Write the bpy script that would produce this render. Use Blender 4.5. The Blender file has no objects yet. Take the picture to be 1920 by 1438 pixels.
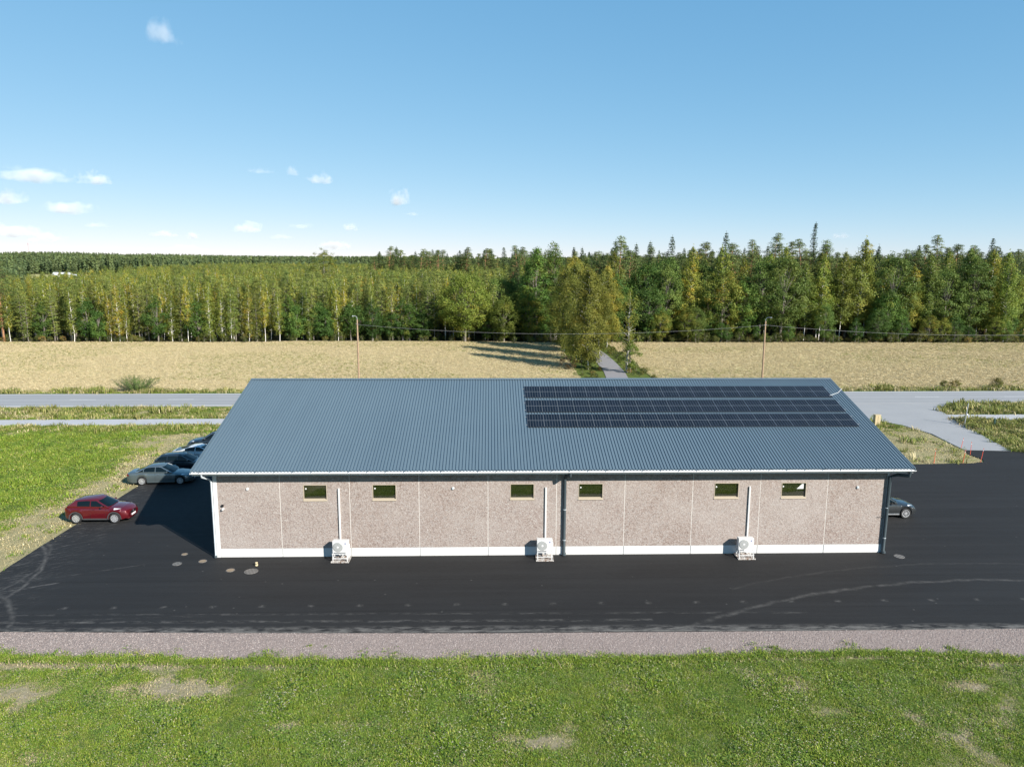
import bpy, bmesh, math, random
import numpy as np
from mathutils import Vector, Matrix, Quaternion

SC = bpy.context.scene
COL = SC.collection
R = math.radians

# ------------------------------------------------------------------ camera
CF, CP, CR, CY, CH = 1389.026, .16531, .004, .0296, 17.5      # focal (px of a 1920 frame), pitch, roll, yaw, height
fw = np.array([math.sin(CY)*math.cos(CP), math.cos(CY)*math.cos(CP), -math.sin(CP)])
rt = np.array([math.cos(CY), -math.sin(CY), 0.0])
upv = np.cross(rt, fw)
r2 = math.cos(CR)*rt + math.sin(CR)*upv
u2 = -math.sin(CR)*rt + math.cos(CR)*upv
cam = bpy.data.cameras.new('camera')
camo = bpy.data.objects.new('camera', cam); COL.objects.link(camo)
cam.sensor_fit = 'HORIZONTAL'; cam.sensor_width = 36.0; cam.lens = 36.0*CF/1920.0
cam.clip_start = .5; cam.clip_end = 30000
m = Matrix.Identity(4)
for i in range(3):
    m[i][0] = r2[i]; m[i][1] = u2[i]; m[i][2] = -fw[i]
m[2][3] = CH
camo.matrix_world = m
SC.camera = camo

def G(x, y, z=0.0):            # world point at height z seen at photo pixel (x, y)
    d = fw + r2*(x-960)/CF - u2*(y-719)/CF
    t = (z-CH)/d[2]
    return np.array([0, 0, CH]) + d*t
def AtY(x, y, Y):
    d = fw + r2*(x-960)/CF - u2*(y-719)/CF
    return np.array([0, 0, CH]) + d*Y/d[1]

# ------------------------------------------------------------------ world, sun, exposure
SUN_DIR = Vector((-.609, .615, -.501)).normalized()            # direction the light travels
SUN_EL = math.asin(-SUN_DIR.z)
SUN_AZ = math.atan2(-SUN_DIR.x, -SUN_DIR.y)                    # clockwise from +Y
world = bpy.data.worlds.new('World'); SC.world = world; world.use_nodes = True
wn = world.node_tree; wn.nodes.clear()
wo = wn.nodes.new('ShaderNodeOutputWorld'); wb = wn.nodes.new('ShaderNodeBackground')
sk = wn.nodes.new('ShaderNodeTexSky'); sk.sky_type = 'NISHITA'; sk.sun_disc = False
sk.sun_elevation = SUN_EL; sk.sun_rotation = SUN_AZ
sk.altitude = 0; sk.air_density = .6; sk.dust_density = 0; sk.ozone_density = 4.0
wb.inputs['Strength'].default_value = .1
# one even grade over the whole sky: softer contrast between zenith and horizon
ss = wn.nodes.new('ShaderNodeSeparateColor'); scb = wn.nodes.new('ShaderNodeCombineColor'); wn.links.new(sk.outputs[0], ss.inputs[0])
for ch, (gm, gain) in enumerate(((.78, .605), (.48, .51), (.33, .512))):
    d1 = wn.nodes.new('ShaderNodeMath'); d1.operation = 'MULTIPLY'; d1.inputs[1].default_value = .1
    d2 = wn.nodes.new('ShaderNodeMath'); d2.operation = 'POWER'; d2.inputs[1].default_value = gm
    d3 = wn.nodes.new('ShaderNodeMath'); d3.operation = 'MULTIPLY'; d3.inputs[1].default_value = gain/wb.inputs['Strength'].default_value
    wn.links.new(ss.outputs[ch], d1.inputs[0]); wn.links.new(d1.outputs[0], d2.inputs[0]); wn.links.new(d2.outputs[0], d3.inputs[0]); wn.links.new(d3.outputs[0], scb.inputs[ch])
wn.links.new(scb.outputs[0], wb.inputs[0]); wn.links.new(wb.outputs[0], wo.inputs[0])
sl = bpy.data.lights.new('sun', 'SUN'); sl.energy = 5.0; sl.angle = R(.53); sl.color = (1.0, .945, .86)
so = bpy.data.objects.new('sun', sl); COL.objects.link(so)
so.rotation_euler = SUN_DIR.to_track_quat('-Z', 'Y').to_euler(); so.location = (40, -40, 60)
SC.view_settings.view_transform = 'Standard'; SC.view_settings.look = 'None'
SC.view_settings.exposure = 1.0; SC.view_settings.gamma = 1.0; SC.view_settings.use_curve_mapping = False
SC.render.engine = 'CYCLES'
SC.cycles.max_bounces = 6; SC.cycles.transparent_max_bounces = 8
SC.cycles.caustics_reflective = False; SC.cycles.caustics_refractive = False

# ------------------------------------------------------------------ node helpers
class NT:
    def __init__(s, name, disp=False):
        s.m = bpy.data.materials.new(name); s.m.use_nodes = True
        s.t = s.m.node_tree; s.t.nodes.clear()
        s.out = s.t.nodes.new('ShaderNodeOutputMaterial')
    def n(s, typ, **kw):
        nd = s.t.nodes.new('ShaderNode'+typ)
        for k, v in kw.items():
            if k.startswith('i_'):
                key = k[2:]
                key = int(key) if key.isdigit() else key.replace('_', ' ')
                s.set(nd.inputs[key], v)
            else: setattr(nd, k, v)
        return nd
    def set(s, sock, v):
        if hasattr(v, 'is_output') or isinstance(v, bpy.types.NodeSocket): s.t.links.new(v, sock)
        elif isinstance(v, (tuple, list)) and len(v) == 3 and sock.type == 'RGBA': sock.default_value = (*v, 1)
        else: sock.default_value = v
    def math(s, op, a, b=0.0, c=None, clamp=False):
        nd = s.t.nodes.new('ShaderNodeMath'); nd.operation = op; nd.use_clamp = clamp
        s.set(nd.inputs[0], a); s.set(nd.inputs[1], b)
        if c is not None: s.set(nd.inputs[2], c)
        return nd.outputs[0]
    def mix(s, f, a, b, blend='MIX'):
        nd = s.t.nodes.new('ShaderNodeMix'); nd.data_type = 'RGBA'; nd.blend_type = blend
        s.set(nd.inputs[0], f); s.set(nd.inputs[6], a); s.set(nd.inputs[7], b)
        return nd.outputs[2]
    def ramp(s, f, stops, mode='LINEAR'):
        nd = s.t.nodes.new('ShaderNodeValToRGB'); cr = nd.color_ramp; cr.interpolation = mode
        while len(cr.elements) < len(stops): cr.elements.new(.5)
        for e, (p, c) in zip(cr.elements, stops):
            e.position = p; e.color = (c, c, c, 1) if isinstance(c, (int, float)) else (*c, 1)
        s.set(nd.inputs[0], f); return nd.outputs[0]
    def noise(s, vec, scale, detail=3, rough=.55, dist=0):
        nd = s.t.nodes.new('ShaderNodeTexNoise'); s.set(nd.inputs['Vector'], vec)
        nd.inputs['Scale'].default_value = scale; nd.inputs['Detail'].default_value = detail
        nd.inputs['Roughness'].default_value = rough; nd.inputs['Distortion'].default_value = dist
        return nd.outputs[0]
    def pos(s): return s.t.nodes.new('ShaderNodeNewGeometry').outputs['Position']
    def obj(s): return s.t.nodes.new('ShaderNodeTexCoord').outputs['Object']
    def scale(s, vec, sc, loc=(0, 0, 0), rot=(0, 0, 0)):
        nd = s.t.nodes.new('ShaderNodeMapping'); s.set(nd.inputs[0], vec)
        nd.inputs['Scale'].default_value = sc; nd.inputs['Location'].default_value = loc; nd.inputs['Rotation'].default_value = rot
        return nd.outputs[0]
    def xyz(s, vec):
        nd = s.t.nodes.new('ShaderNodeSeparateXYZ'); s.set(nd.inputs[0], vec); return nd.outputs
    def attr(s, name, typ='GEOMETRY'):
        nd = s.t.nodes.new('ShaderNodeAttribute'); nd.attribute_name = name; nd.attribute_type = typ; return nd
    def rnd(s): return s.t.nodes.new('ShaderNodeObjectInfo').outputs['Random']
    def bump(s, h, strength=.5, dist=.05):
        nd = s.t.nodes.new('ShaderNodeBump'); s.set(nd.inputs['Height'], h)
        nd.inputs['Strength'].default_value = strength; nd.inputs['Distance'].default_value = dist
        return nd.outputs[0]
    def bsdf(s, col, rough=.6, metal=0.0, spec=.5, normal=None, **kw):
        nd = s.t.nodes.new('ShaderNodeBsdfPrincipled')
        s.set(nd.inputs['Base Color'], col); s.set(nd.inputs['Roughness'], rough); s.set(nd.inputs['Metallic'], metal)
        s.set(nd.inputs['Specular IOR Level'], spec)
        if normal is not None: s.set(nd.inputs['Normal'], normal)
        for k, v in kw.items(): s.set(nd.inputs[k.replace('_', ' ')], v)
        s.t.links.new(nd.outputs[0], s.out.inputs[0]); return nd

def plain(name, col, rough=.5, metal=0.0, spec=.5, var=.08, scale=3.0, **kw):
    a = NT(name); p = a.obj()
    f = a.noise(p, scale, 4)
    c = a.mix(a.math('MULTIPLY', f, var*4, clamp=True), tuple(x*(1-var) for x in col), tuple(min(1, x*(1+var)) for x in col))
    rr = a.math('MULTIPLY_ADD', f, .15, rough-.07)
    a.bsdf(c, rr, metal, spec, **kw); return a.m

# ------------------------------------------------------------------ numpy noise
def _hash(ix, iy, seed):
    h = (ix.astype(np.int64)*374761393 + iy.astype(np.int64)*668265263 + seed*1442695041) & 0x7fffffff
    h = ((h ^ (h >> 13))*1274126177) & 0x7fffffff
    return ((h ^ (h >> 16)) & 0xffff)/65535.0
def vnoise(x, y, seed=0):
    x = np.asarray(x, float); y = np.asarray(y, float)
    ix = np.floor(x); iy = np.floor(y); fx = x-ix; fy = y-iy
    fx = fx*fx*(3-2*fx); fy = fy*fy*(3-2*fy)
    a = _hash(ix, iy, seed); b = _hash(ix+1, iy, seed); c = _hash(ix, iy+1, seed); d = _hash(ix+1, iy+1, seed)
    return (a*(1-fx)+b*fx)*(1-fy)+(c*(1-fx)+d*fx)*fy
def fbm(x, y, seed=0, o=4):
    s = 0; w = .5; t = 0
    for i in range(o):
        s = s + w*vnoise(np.asarray(x)*2**i, np.asarray(y)*2**i, seed+i); t += w; w *= .5
    return s/t
def sstep(a, b, x):
    t = np.clip((np.asarray(x, float)-a)/(b-a), 0, 1); return t*t*(3-2*t)
def in_poly(x, y, poly):
    x = np.asarray(x); y = np.asarray(y); c = np.zeros(x.shape, bool)
    n = len(poly)
    for i in range(n):
        x1, y1 = poly[i]; x2, y2 = poly[(i+1) % n]
        if y1 == y2: continue
        cond = ((y1 > y) != (y2 > y)) & (x < (x2-x1)*(y-y1)/(y2-y1)+x1)
        c ^= cond
    return c

# ------------------------------------------------------------------ mesh builder
class MB:
    def __init__(s): s.v = []; s.f = []; s.mi = []
    def add(s, vs, fs, mi=0):
        o = len(s.v); s.v += [tuple(float(c) for c in p) for p in vs]
        s.f += [tuple(i+o for i in f) for f in fs]; s.mi += [mi]*len(fs); return s
    def box(s, x0, x1, y0, y1, z0, z1, mi=0):
        return s.add([(x0,y0,z0),(x1,y0,z0),(x1,y1,z0),(x0,y1,z0),(x0,y0,z1),(x1,y0,z1),(x1,y1,z1),(x0,y1,z1)],
                     [(0,3,2,1),(4,5,6,7),(0,1,5,4),(1,2,6,5),(2,3,7,6),(3,0,4,7)], mi)
    def tube(s, pts, rad, n=8, mi=0, cap=True):
        pts = [np.array(p, float) for p in pts]
        if not hasattr(rad, '__len__'): rad = [rad]*len(pts)
        vs = []; fs = []
        prev = None
        for i, p in enumerate(pts):
            d = pts[min(i+1, len(pts)-1)]-pts[max(i-1, 0)]
            L = np.linalg.norm(d); d = d/L if L > 1e-9 else np.array([0, 0, 1.0])
            if prev is None:
                a = np.cross(d, [0, 0, 1.0] if abs(d[2]) < .9 else [1.0, 0, 0])
            else: a = prev-d*np.dot(prev, d)
            a /= np.linalg.norm(a); prev = a; b = np.cross(d, a)
            for k in range(n):
                t = 2*math.pi*k/n
                vs.append(p+rad[i]*(a*math.cos(t)+b*math.sin(t)))
        for i in range(len(pts)-1):
            for k in range(n):
                k2 = (k+1) % n
                fs.append((i*n+k, i*n+k2, (i+1)*n+k2, (i+1)*n+k))
        if cap:
            fs.append(tuple(range(n-1, -1, -1))); fs.append(tuple((len(pts)-1)*n+k for k in range(n)))
        return s.add(vs, fs, mi)
    def lathe(s, prof, n=24, axis='Z', c=(0, 0, 0), mi=0, closed=False):
        vs = []; fs = []
        for (r, h) in prof:
            for k in range(n):
                t = 2*math.pi*k/n; a, b = r*math.cos(t), r*math.sin(t)
                p = (a, b, h) if axis == 'Z' else ((a, h, b) if axis == 'Y' else (h, a, b))
                vs.append((p[0]+c[0], p[1]+c[1], p[2]+c[2]))
        m_ = len(prof)
        for i in range(m_ if closed else m_-1):
            j = (i+1) % m_
            for k in range(n):
                k2 = (k+1) % n; fs.append((i*n+k, i*n+k2, j*n+k2, j*n+k))
        return s.add(vs, fs, mi)
    def poly(s, pts, z, mi=0, thick=0):
        n = len(pts)
        if not thick: return s.add([(p[0], p[1], z) for p in pts], [tuple(range(n))], mi)
        vs = [(p[0], p[1], z) for p in pts]+[(p[0], p[1], z-thick) for p in pts]
        return s.add(vs, [tuple(range(n))]+[(i, i+n, (i+1) % n+n, (i+1) % n) for i in range(n)], mi)
    def mesh(s, name, mats, smooth=None):
        me = bpy.data.meshes.new(name); me.from_pydata(s.v, [], s.f)
        for mm in (mats if isinstance(mats, (list, tuple)) else [mats]): me.materials.append(mm)
        if any(s.mi): me.polygons.foreach_set('material_index', s.mi)
        if smooth is not None:
            me.polygons.foreach_set('use_smooth', [True]*len(me.polygons))
            try: me.set_sharp_from_angle(angle=R(smooth))
            except Exception: pass
        me.update(); return me
    def build(s, name, mats, parent=None, smooth=None, fix=False, bevel=0):
        me = s.mesh(name, mats, None if fix else smooth)
        if fix:
            bm = bmesh.new(); bm.from_mesh(me); bmesh.ops.recalc_face_normals(bm, faces=bm.faces); bm.to_mesh(me); bm.free()
            if smooth is not None:
                me.polygons.foreach_set('use_smooth', [True]*len(me.polygons)); me.set_sharp_from_angle(angle=R(smooth))
        o = bpy.data.objects.new(name, me); COL.objects.link(o)
        if parent is not None: o.parent = parent
        if bevel:
            b = o.modifiers.new('bevel', 'BEVEL'); b.width = bevel; b.segments = 2; b.limit_method = 'ANGLE'; b.angle_limit = R(40)
        return o
def tag(o, label=None, cat=None, group=None, kind=None):
    if label: o['label'] = label
    if cat: o['category'] = cat
    if group: o['group'] = group
    if kind: o['kind'] = kind
    return o
def empty(name, loc=(0, 0, 0), rz=0.0, label=None, cat=None, group=None):
    o = bpy.data.objects.new(name, None); COL.objects.link(o); o.location = loc; o.rotation_euler = (0, 0, rz); o.empty_display_size = .3
    return tag(o, label, cat, group)
def meshobj(name, me, parent=None, loc=None):
    o = bpy.data.objects.new(name, me); COL.objects.link(o)
    if parent is not None: o.parent = parent
    if loc is not None: o.location = loc
    return o

# scatter: one object of kind stuff, instances placed by geometry nodes at the vertices of a point mesh
_sc = {}
def scatter(name, pts, rotz, scl, pick, protos, label, cat):
    key = tuple(p.name for p in protos)
    if key not in _sc:
        c = bpy.data.collections.new('kit_'+name)
        for p in protos: c.objects.link(p)
        _sc[key] = c
    c = _sc[key]
    me = bpy.data.meshes.new(name); pts = np.asarray(pts, np.float32)
    me.vertices.add(len(pts)); me.vertices.foreach_set('co', pts.ravel())
    a = me.attributes.new('rotz', 'FLOAT', 'POINT'); a.data.foreach_set('value', np.asarray(rotz, np.float32))
    a = me.attributes.new('scl', 'FLOAT_VECTOR', 'POINT'); a.data.foreach_set('vector', np.asarray(scl, np.float32).ravel())
    a = me.attributes.new('pick', 'INT', 'POINT'); a.data.foreach_set('value', np.asarray(pick, np.int32))
    for p in protos:
        for mm in p.data.materials:
            if mm.name not in [x.name for x in me.materials]: me.materials.append(mm)
    o = bpy.data.objects.new(name, me); COL.objects.link(o)
    g = bpy.data.node_groups.new('scatter_'+name, 'GeometryNodeTree')
    g.interface.new_socket('Geometry', in_out='INPUT', socket_type='NodeSocketGeometry')
    g.interface.new_socket('Geometry', in_out='OUTPUT', socket_type='NodeSocketGeometry')
    N = g.nodes.new; L = g.links.new
    gi = N('NodeGroupInput'); go = N('NodeGroupOutput')
    ci = N('GeometryNodeCollectionInfo'); ci.inputs['Collection'].default_value = c
    ci.inputs['Separate Children'].default_value = True; ci.inputs['Reset Children'].default_value = True
    ip = N('GeometryNodeInstanceOnPoints'); ip.inputs['Pick Instance'].default_value = True
    def na(nm, t):
        x = N('GeometryNodeInputNamedAttribute'); x.data_type = t; x.inputs['Name'].default_value = nm; return x.outputs['Attribute']
    cx = N('ShaderNodeCombineXYZ'); L(na('rotz', 'FLOAT'), cx.inputs[2])
    er = N('FunctionNodeEulerToRotation'); L(cx.outputs[0], er.inputs[0])
    L(gi.outputs[0], ip.inputs['Points']); L(ci.outputs[0], ip.inputs['Instance'])
    L(na('pick', 'INT'), ip.inputs['Instance Index']); L(er.outputs[0], ip.inputs['Rotation'])
    L(na('scl', 'FLOAT_VECTOR'), ip.inputs['Scale']); L(ip.outputs[0], go.inputs[0])
    mod = o.modifiers.new('scatter', 'NODES'); mod.node_group = g
    return tag(o, label, cat, kind='stuff')
def proto(name, me): return bpy.data.objects.new(name, me)


# ================================================================== SETTING
def road_y(x): return 93.0 + .011*np.asarray(x)
LOT = [(-27.6, 33.5), (-24, 33.42), (-12, 33.05), (0, 32.78), (12, 32.7), (25.3, 32.66), (40, 32.4), (62, 32.0), (62, 60.0), (56, 62.5), (48.9, 66.0),
       (44.6, 66.5), (44.0, 64.9), (44.15, 63.2), (43.75, 62.4), (42.5, 61.95), (37.2, 61.7), (30, 61.6), (27.5, 63.0), (27.0, 70.0), (24, 73.0), (-24, 73.2), (-27.0, 71.5), (-27.35, 62.0), (-27.5, 52), (-27.65, 44)]
GRAVEL = [(-29.0, 33.5), (-24, 33.42), (-12, 33.05), (0, 32.78), (12, 32.7), (25.3, 32.66), (40, 32.4), (62, 32.0), (62, 29.4), (40, 29.6), (28, 29.4),
          (23.3, 29.9), (17.5, 30.55), (14, 30.5), (9, 30.25), (0, 30.12), (-8, 30.25), (-15, 30.6), (-21.7, 30.95), (-29.0, 31.3)]
ACCESS = [(44.6, 66.45), (44.9, 69.2), (45.4, 73.0), (44.6, 77.0), (42.9, 79.6), (38.5, 81.2), (34, 84), (31, 88.99), (62, 89.33), (57.5, 88.3), (54.9, 87.0),
          (53.4, 84.4), (52.4, 81.0), (51.6, 78.0), (50.0, 71.5), (48.8, 66.05)]
PATH_N = lambda x: 78.75+.016*np.asarray(x)
def ribbon(cx, w):
    out = []
    for i, (x, y) in enumerate(cx):
        a = np.array(cx[max(i-1, 0)], float); b = np.array(cx[min(i+1, len(cx)-1)], float)
        d = (b-a)/np.linalg.norm(b-a); n = np.array([-d[1], d[0]])
        out.append((np.array([x, y])+n*w/2, np.array([x, y])-n*w/2))
    return [tuple(l) for l, r_ in out]+[tuple(r_) for l, r_ in out][::-1]
LANE_C = [(17.2, 97.2), (18.2, 103), (19.0, 108.6), (19.7, 116), (20.1, 127), (20.2, 138), (19.6, 150), (18.6, 165), (17.8, 190), (17.5, 230)]
LANE = ribbon(LANE_C, 3.3)

# --- dryness of the turf: bare bands and patches where the soil was disturbed
PATCHES = [(-13.0, 28.5, 2.6, .8, 1.15), (-19.2, 28.3, 1.7, .9, .9), (-18.8, 27.2, .8, .5, .8), (12.8, 27.9, 1.0, .45, 1.0), (5.8, 28.3, .7, .35, .8), (-7.9, 25.8, .6, .35, .95),
           (2.0, 24.7, 1.5, .5, .8), (.6, 24.9, 1.0, .4, .7), (19.9, 28.0, 1.1, .6, .8), (20.5, 26.3, .6, .3, .8), (9.5, 29.3, .6, .3, .7), (-5.0, 25.9, 1.0, .25, .8), (13.5, 26.3, 1.2, .35, .7),
           (23.0, 29.6, 2.4, .35, 1.0), (-18, 30.4, 2.0, .35, .9), (-10, 30.1, 2.5, .3, .7), (16.5, 26.0, .9, .3, .6), (-16.5, 24.2, 1.2, .5, .7), (-1, 27.5, .5, .3, .5), (-20.5, 24.0, .6, .4, .8)]
def dryness(x, y):
    x = np.asarray(x, float); y = np.asarray(y, float)
    n = fbm(x*.35, y*.35, 3); n2 = fbm(x*1.3, y*1.3, 9, 3)
    d = np.zeros(x.shape)
    for cx, cy, rx, ry, s in PATCHES:
        q = ((x-cx)/rx)**2+((y-cy)/ry)**2
        d = np.maximum(d, s*np.exp(-q*.9)*(.55+.9*n2))
    # band beside the new asphalt, left
    w = 6.2+2.6*(n-.5)*2
    e = np.clip(1-(-27.6-x)/w, 0, 1)*(x > -40)*(y > 30)*(y < 74.5)
    d = np.maximum(d, np.clip(e*1.9, 0, 1)*(.62+.66*n2))
    b = sstep(66, 69, y)*(1-sstep(73.2, 75.0, y))*sstep(-37, -33, x)*(x < 30)
    d = np.maximum(d, b*(.45+.7*n2))
    # lawn island on the right
    isl = (x > 27)*(x < 46)*(y > 61)*(y < 77.5)
    d = np.maximum(d, isl*(.35+.75*n2)*(1-.5*sstep(75, 77, y)))
    d = np.maximum(d, ((x-43.0)/1.6 > -1)*((x-43.0)/1.6 < 1)*(y > 61)*(y < 64)*.9)
    d = np.maximum(d, .62*sstep(.55, .75, n)*n2*1.6*((y < 40) | (y > 60)))
    return np.clip(d, 0, 1.15)

def far_h(x, y):
    x = np.asarray(x, float); y = np.asarray(y, float)
    r = np.sqrt(x*x+y*y); ang = np.arctan2(x, np.maximum(y, 1e-3))
    h = sstep(700, 2100, r)*(3.5+8*np.exp(-((ang+.5)/.14)**2)+5*(fbm(x*.0016+7, y*.0016+3, 5)-.5)*2)
    return np.where(y > 0, h, 0)

xs = np.unique(np.concatenate([-60-np.geomspace(.7, 5600, 46), np.arange(-60, 60.1, .5), 60+np.geomspace(.7, 5600, 46)]))
ys = np.unique(np.concatenate([15-np.geomspace(.7, 800, 22), np.arange(15, 104.1, .5), 104+np.geomspace(.8, 6000, 60)]))
XX, YY = np.meshgrid(xs, ys)
ZZ = far_h(XX, YY)
near = (np.abs(XX) < 62)*(YY > 10)*(YY < 106)
ZZ = ZZ-.035+near*(fbm(XX*.8, YY*.8, 21, 3)-.5)*.05
# shallow ditch between the road and the foot path
dt = np.exp(-((YY-(PATH_N(XX)+6.2))/1.4)**2)*(1-sstep(30, 32, XX)*(1-sstep(58, 60, XX)))*near
ZZ = ZZ-.45*dt
DR = dryness(XX, YY)*near
me = bpy.data.meshes.new('ground')
nx, ny = len(xs), len(ys)
vv = np.stack([XX, YY, ZZ], -1).reshape(-1, 3)
ii = np.arange(nx*ny).reshape(ny, nx)
ff = np.stack([ii[:-1, :-1], ii[:-1, 1:], ii[1:, 1:], ii[1:, :-1]], -1).reshape(-1, 4)
me.from_pydata(vv.tolist(), [], ff.tolist())
at = me.attributes.new('dry', 'FLOAT', 'POINT'); at.data.foreach_set('value', DR.ravel().astype(np.float32))
me.polygons.foreach_set('use_smooth', [True]*len(me.polygons))

a = NT('turf'); p = a.pos(); x, y, z = a.xyz(p)
n1 = a.noise(p, .12, 4); n2 = a.noise(p, 1.1, 5, .65); n3 = a.noise(p, 9, 4, .7)
green = a.mix(n1, (.06, .1, .018), (.10, .135, .026))
green = a.mix(a.ramp(n2, [(.35, 0), (.7, 1)]), green, (.13, .14, .04))
green = a.mix(a.ramp(n3, [(.3, .75), (.6, 0)]), green, (.055, .085, .018))
soil = a.mix(n3, (.23, .2, .105), (.4, .35, .2)); front = a.math('LESS_THAN', y, 31.5); soil = a.mix(front, soil, a.mix(n3, (.2, .165, .12), (.36, .31, .235)))
soil = a.mix(a.ramp(n2, [(.45, 0), (.62, .5)]), soil, (.26, .245, .13))
dr = a.math('ADD', a.attr('dry').outputs['Fac'], a.math('MULTIPLY_ADD', n3, .5, -.25))
soil = a.mix(a.ramp(a.noise(p, 4.5, 5, .75), [(.4, .0), (.62, .75)]), soil, (.17, .15, .075)); c = a.mix(a.ramp(dr, [(.3, 0), (.66, 1)]), green, soil)
forest = a.ramp(a.math('MULTIPLY_ADD', y, .01, -1.0), [(.56, 0), (.6, 1)])
c = a.mix(forest, c, a.mix(n2, (.03, .035, .014), (.06, .05, .022)))
a.bsdf(c, .95, spec=.1, normal=a.bump(a.math('ADD', n3, n2), .7, .08))
me.materials.append(a.m)
ground = meshobj('ground', me); tag(ground, 'green and partly bare turf around the lot, reaching to the hills', kind='structure')

# --- asphalt of the lot: fresh and dark, with dust tracked over it
def streak_mask(a, p, thr0, thr1, ang, sc=(.5, 7, 1)):
    q = a.scale(p, (1, 1, 1), rot=(0, 0, ang))
    n = a.noise(a.scale(q, sc), 1.0, 5, .7)
    return a.ramp(n, [(thr0, 0), (thr1, 1)])
a = NT('fresh_asphalt'); p = a.pos(); x, y, z = a.xyz(p)
n1 = a.noise(p, .18, 4); n2 = a.noise(p, 2.0, 5, .7); n3 = a.noise(p, 38, 3, .7)
base = a.mix(n1, (.005, .005, .0054), (.0088, .0085, .0086))
base = a.mix(a.ramp(n3, [(.35, 0), (.75, 1)]), base, (.018, .0177, .0182))
lay = a.noise(a.scale(p, (.05, 1.6, 1)), 1.0, 4, .6)                 # paver lanes along the wall
base = a.mix(a.ramp(lay, [(.42, 0), (.7, .7)]), base, (.0175, .0175, .018)); big = a.noise(a.scale(p, (.35, 1, 1)), .35, 5, .65); base = a.mix(a.ramp(big, [(.45, 0), (.7, .6)]), base, (.016, .0165, .0175)); seam = a.math('LESS_THAN', a.math('ABSOLUTE', a.math('SUBTRACT', a.math('FRACT', a.math('MULTIPLY_ADD', a.noise(p, .6, 2), .02, a.math('MULTIPLY', y, 1/3.7))), .5)), .006); base = a.mix(a.math('MULTIPLY', seam, .6), base, (.004, .004, .004))
dust = (.17, .162, .15)
def arc(cx, cy, rad, w, lo, hi, soft=.45):
    d = a.n('VectorMath', operation='DISTANCE'); a.set(d.inputs[0], a.scale(p, (1, 1, 0))); d.inputs[1].default_value = (cx, cy, 0)
    wob = a.math('MULTIPLY_ADD', a.noise(p, .8, 2), .5, -.25)
    e = a.math('ABSOLUTE', a.math('SUBTRACT', a.math('ADD', d.outputs['Value'], wob), rad))
    m_ = a.math('SUBTRACT', 1.0, a.math('DIVIDE', e, w), clamp=True)
    inx = a.math('MULTIPLY', a.math('GREATER_THAN', x, lo), a.math('LESS_THAN', x, hi))
    br = a.ramp(a.noise(p, 1.7, 4, .7), [(.32, 0), (.62, 1)])
    return a.math('MULTIPLY', a.math('MULTIPLY', m_, inx), a.math('MULTIPLY', br, soft))
def line(y0, slope, w, lo, hi, soft, thr=.4):
    e = a.math('ABSOLUTE', a.math('SUBTRACT', a.math('MULTIPLY_ADD', x, -slope, y), y0))
    m_ = a.math('SUBTRACT', 1.0, a.math('DIVIDE', e, w), clamp=True)
    inx = a.math('MULTIPLY', a.math('GREATER_THAN', x, lo), a.math('LESS_THAN', x, hi))
    br = a.ramp(a.noise(a.scale(p, (.8, 3, 1)), 1.3, 4, .75), [(thr, 0), (thr+.2, 1)])
    return a.math('MULTIPLY', a.math('MULTIPLY', m_, inx), a.math('MULTIPLY', br, soft))
marks = [arc(27.6, 3.0, 35.1, .2, 9.5, 40, .3), arc(27.6, 4.8, 35.6, .16, 13, 40, .1), line(34.0, -.012, .2, -30, 8, .45, .46), line(34.75, -.014, .16, -28, 16, .3, .47),
         line(33.15, -.012, .45, -30, 30, .75, .42), line(32.95, -.012, .18, -30, 60, .8, .36), arc(-34.6, 37.9, 9.4, .16, -28, -24, .4), arc(-33, 40.0, 7.2, .14, -28, -25, .3), line(38.6, .5, .1, -27.6, -24.2, .4, .45), line(49.6, .42, .1, -27.6, -20, .3, .46), line(54.5, .56, .12, -27.6, -25.5, .45, .42), line(57.6, .6, .1, -27.6, -26.2, .4, .42), arc(-31, 30.5, 8.6, .2, -28, -22, .35), line(35.9, .09, .12, -28, -20, .3, .46),
         line(35.4, .045, .13, -28, -9, .28, .5), line(43.2, .42, .12, -28, -21, .45, .48), line(50.1, .48, .14, -27.6, -23.5, .6, .44), line(52.0, .5, .3, -27.6, -24.5, .5, .5)]
# scuffs towards the left edge
edge = a.ramp(a.math('MULTIPLY_ADD', x, -.1, -1.9), [(.38, 0), (.85, 1)])
marks.append(a.math('MULTIPLY', a.math('MULTIPLY', streak_mask(a, p, .55, .68, R(-32), (1.1, 8, 1)), edge), .6))
marks.append(a.math('MULTIPLY', streak_mask(a, p, .66, .8, R(4), (.7, 6, 1)), .13))
# pale prints left at even steps by the paver
u = a.math('FRACT', a.math('MULTIPLY_ADD', x, 1/2.48, .2))
px_ = a.math('SUBTRACT', 1.0, a.math('MULTIPLY', a.math('ABSOLUTE', a.math('SUBTRACT', u, .5)), 11), clamp=True)
py_ = a.math('SUBTRACT', 1.0, a.math('MULTIPLY', a.math('ABSOLUTE', a.math('SUBTRACT', y, 35.75)), 5), clamp=True)
marks.append(a.math('MULTIPLY', a.math('MULTIPLY', px_, py_), a.math('MULTIPLY', a.ramp(a.noise(p, 5, 3), [(.35, 0), (.6, 1)]), .42)))
tot = marks[0]
for k in marks[1:]: tot = a.math('MAXIMUM', tot, k)
sp = a.n('TexVoronoi', i_Scale=.9); a.set(sp.inputs['Vector'], p)
spot = a.ramp(sp.outputs['Distance'], [(.02, .6), (.06, 0)])
tot = a.math('MAXIMUM', tot, a.math('MULTIPLY', spot, .5))
c = a.mix(tot, base, dust)
a.bsdf(c, a.math('MULTIPLY_ADD', n2, .2, .72), spec=.3, normal=a.bump(n3, .35, .01))
M_LOT = a.m
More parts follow.
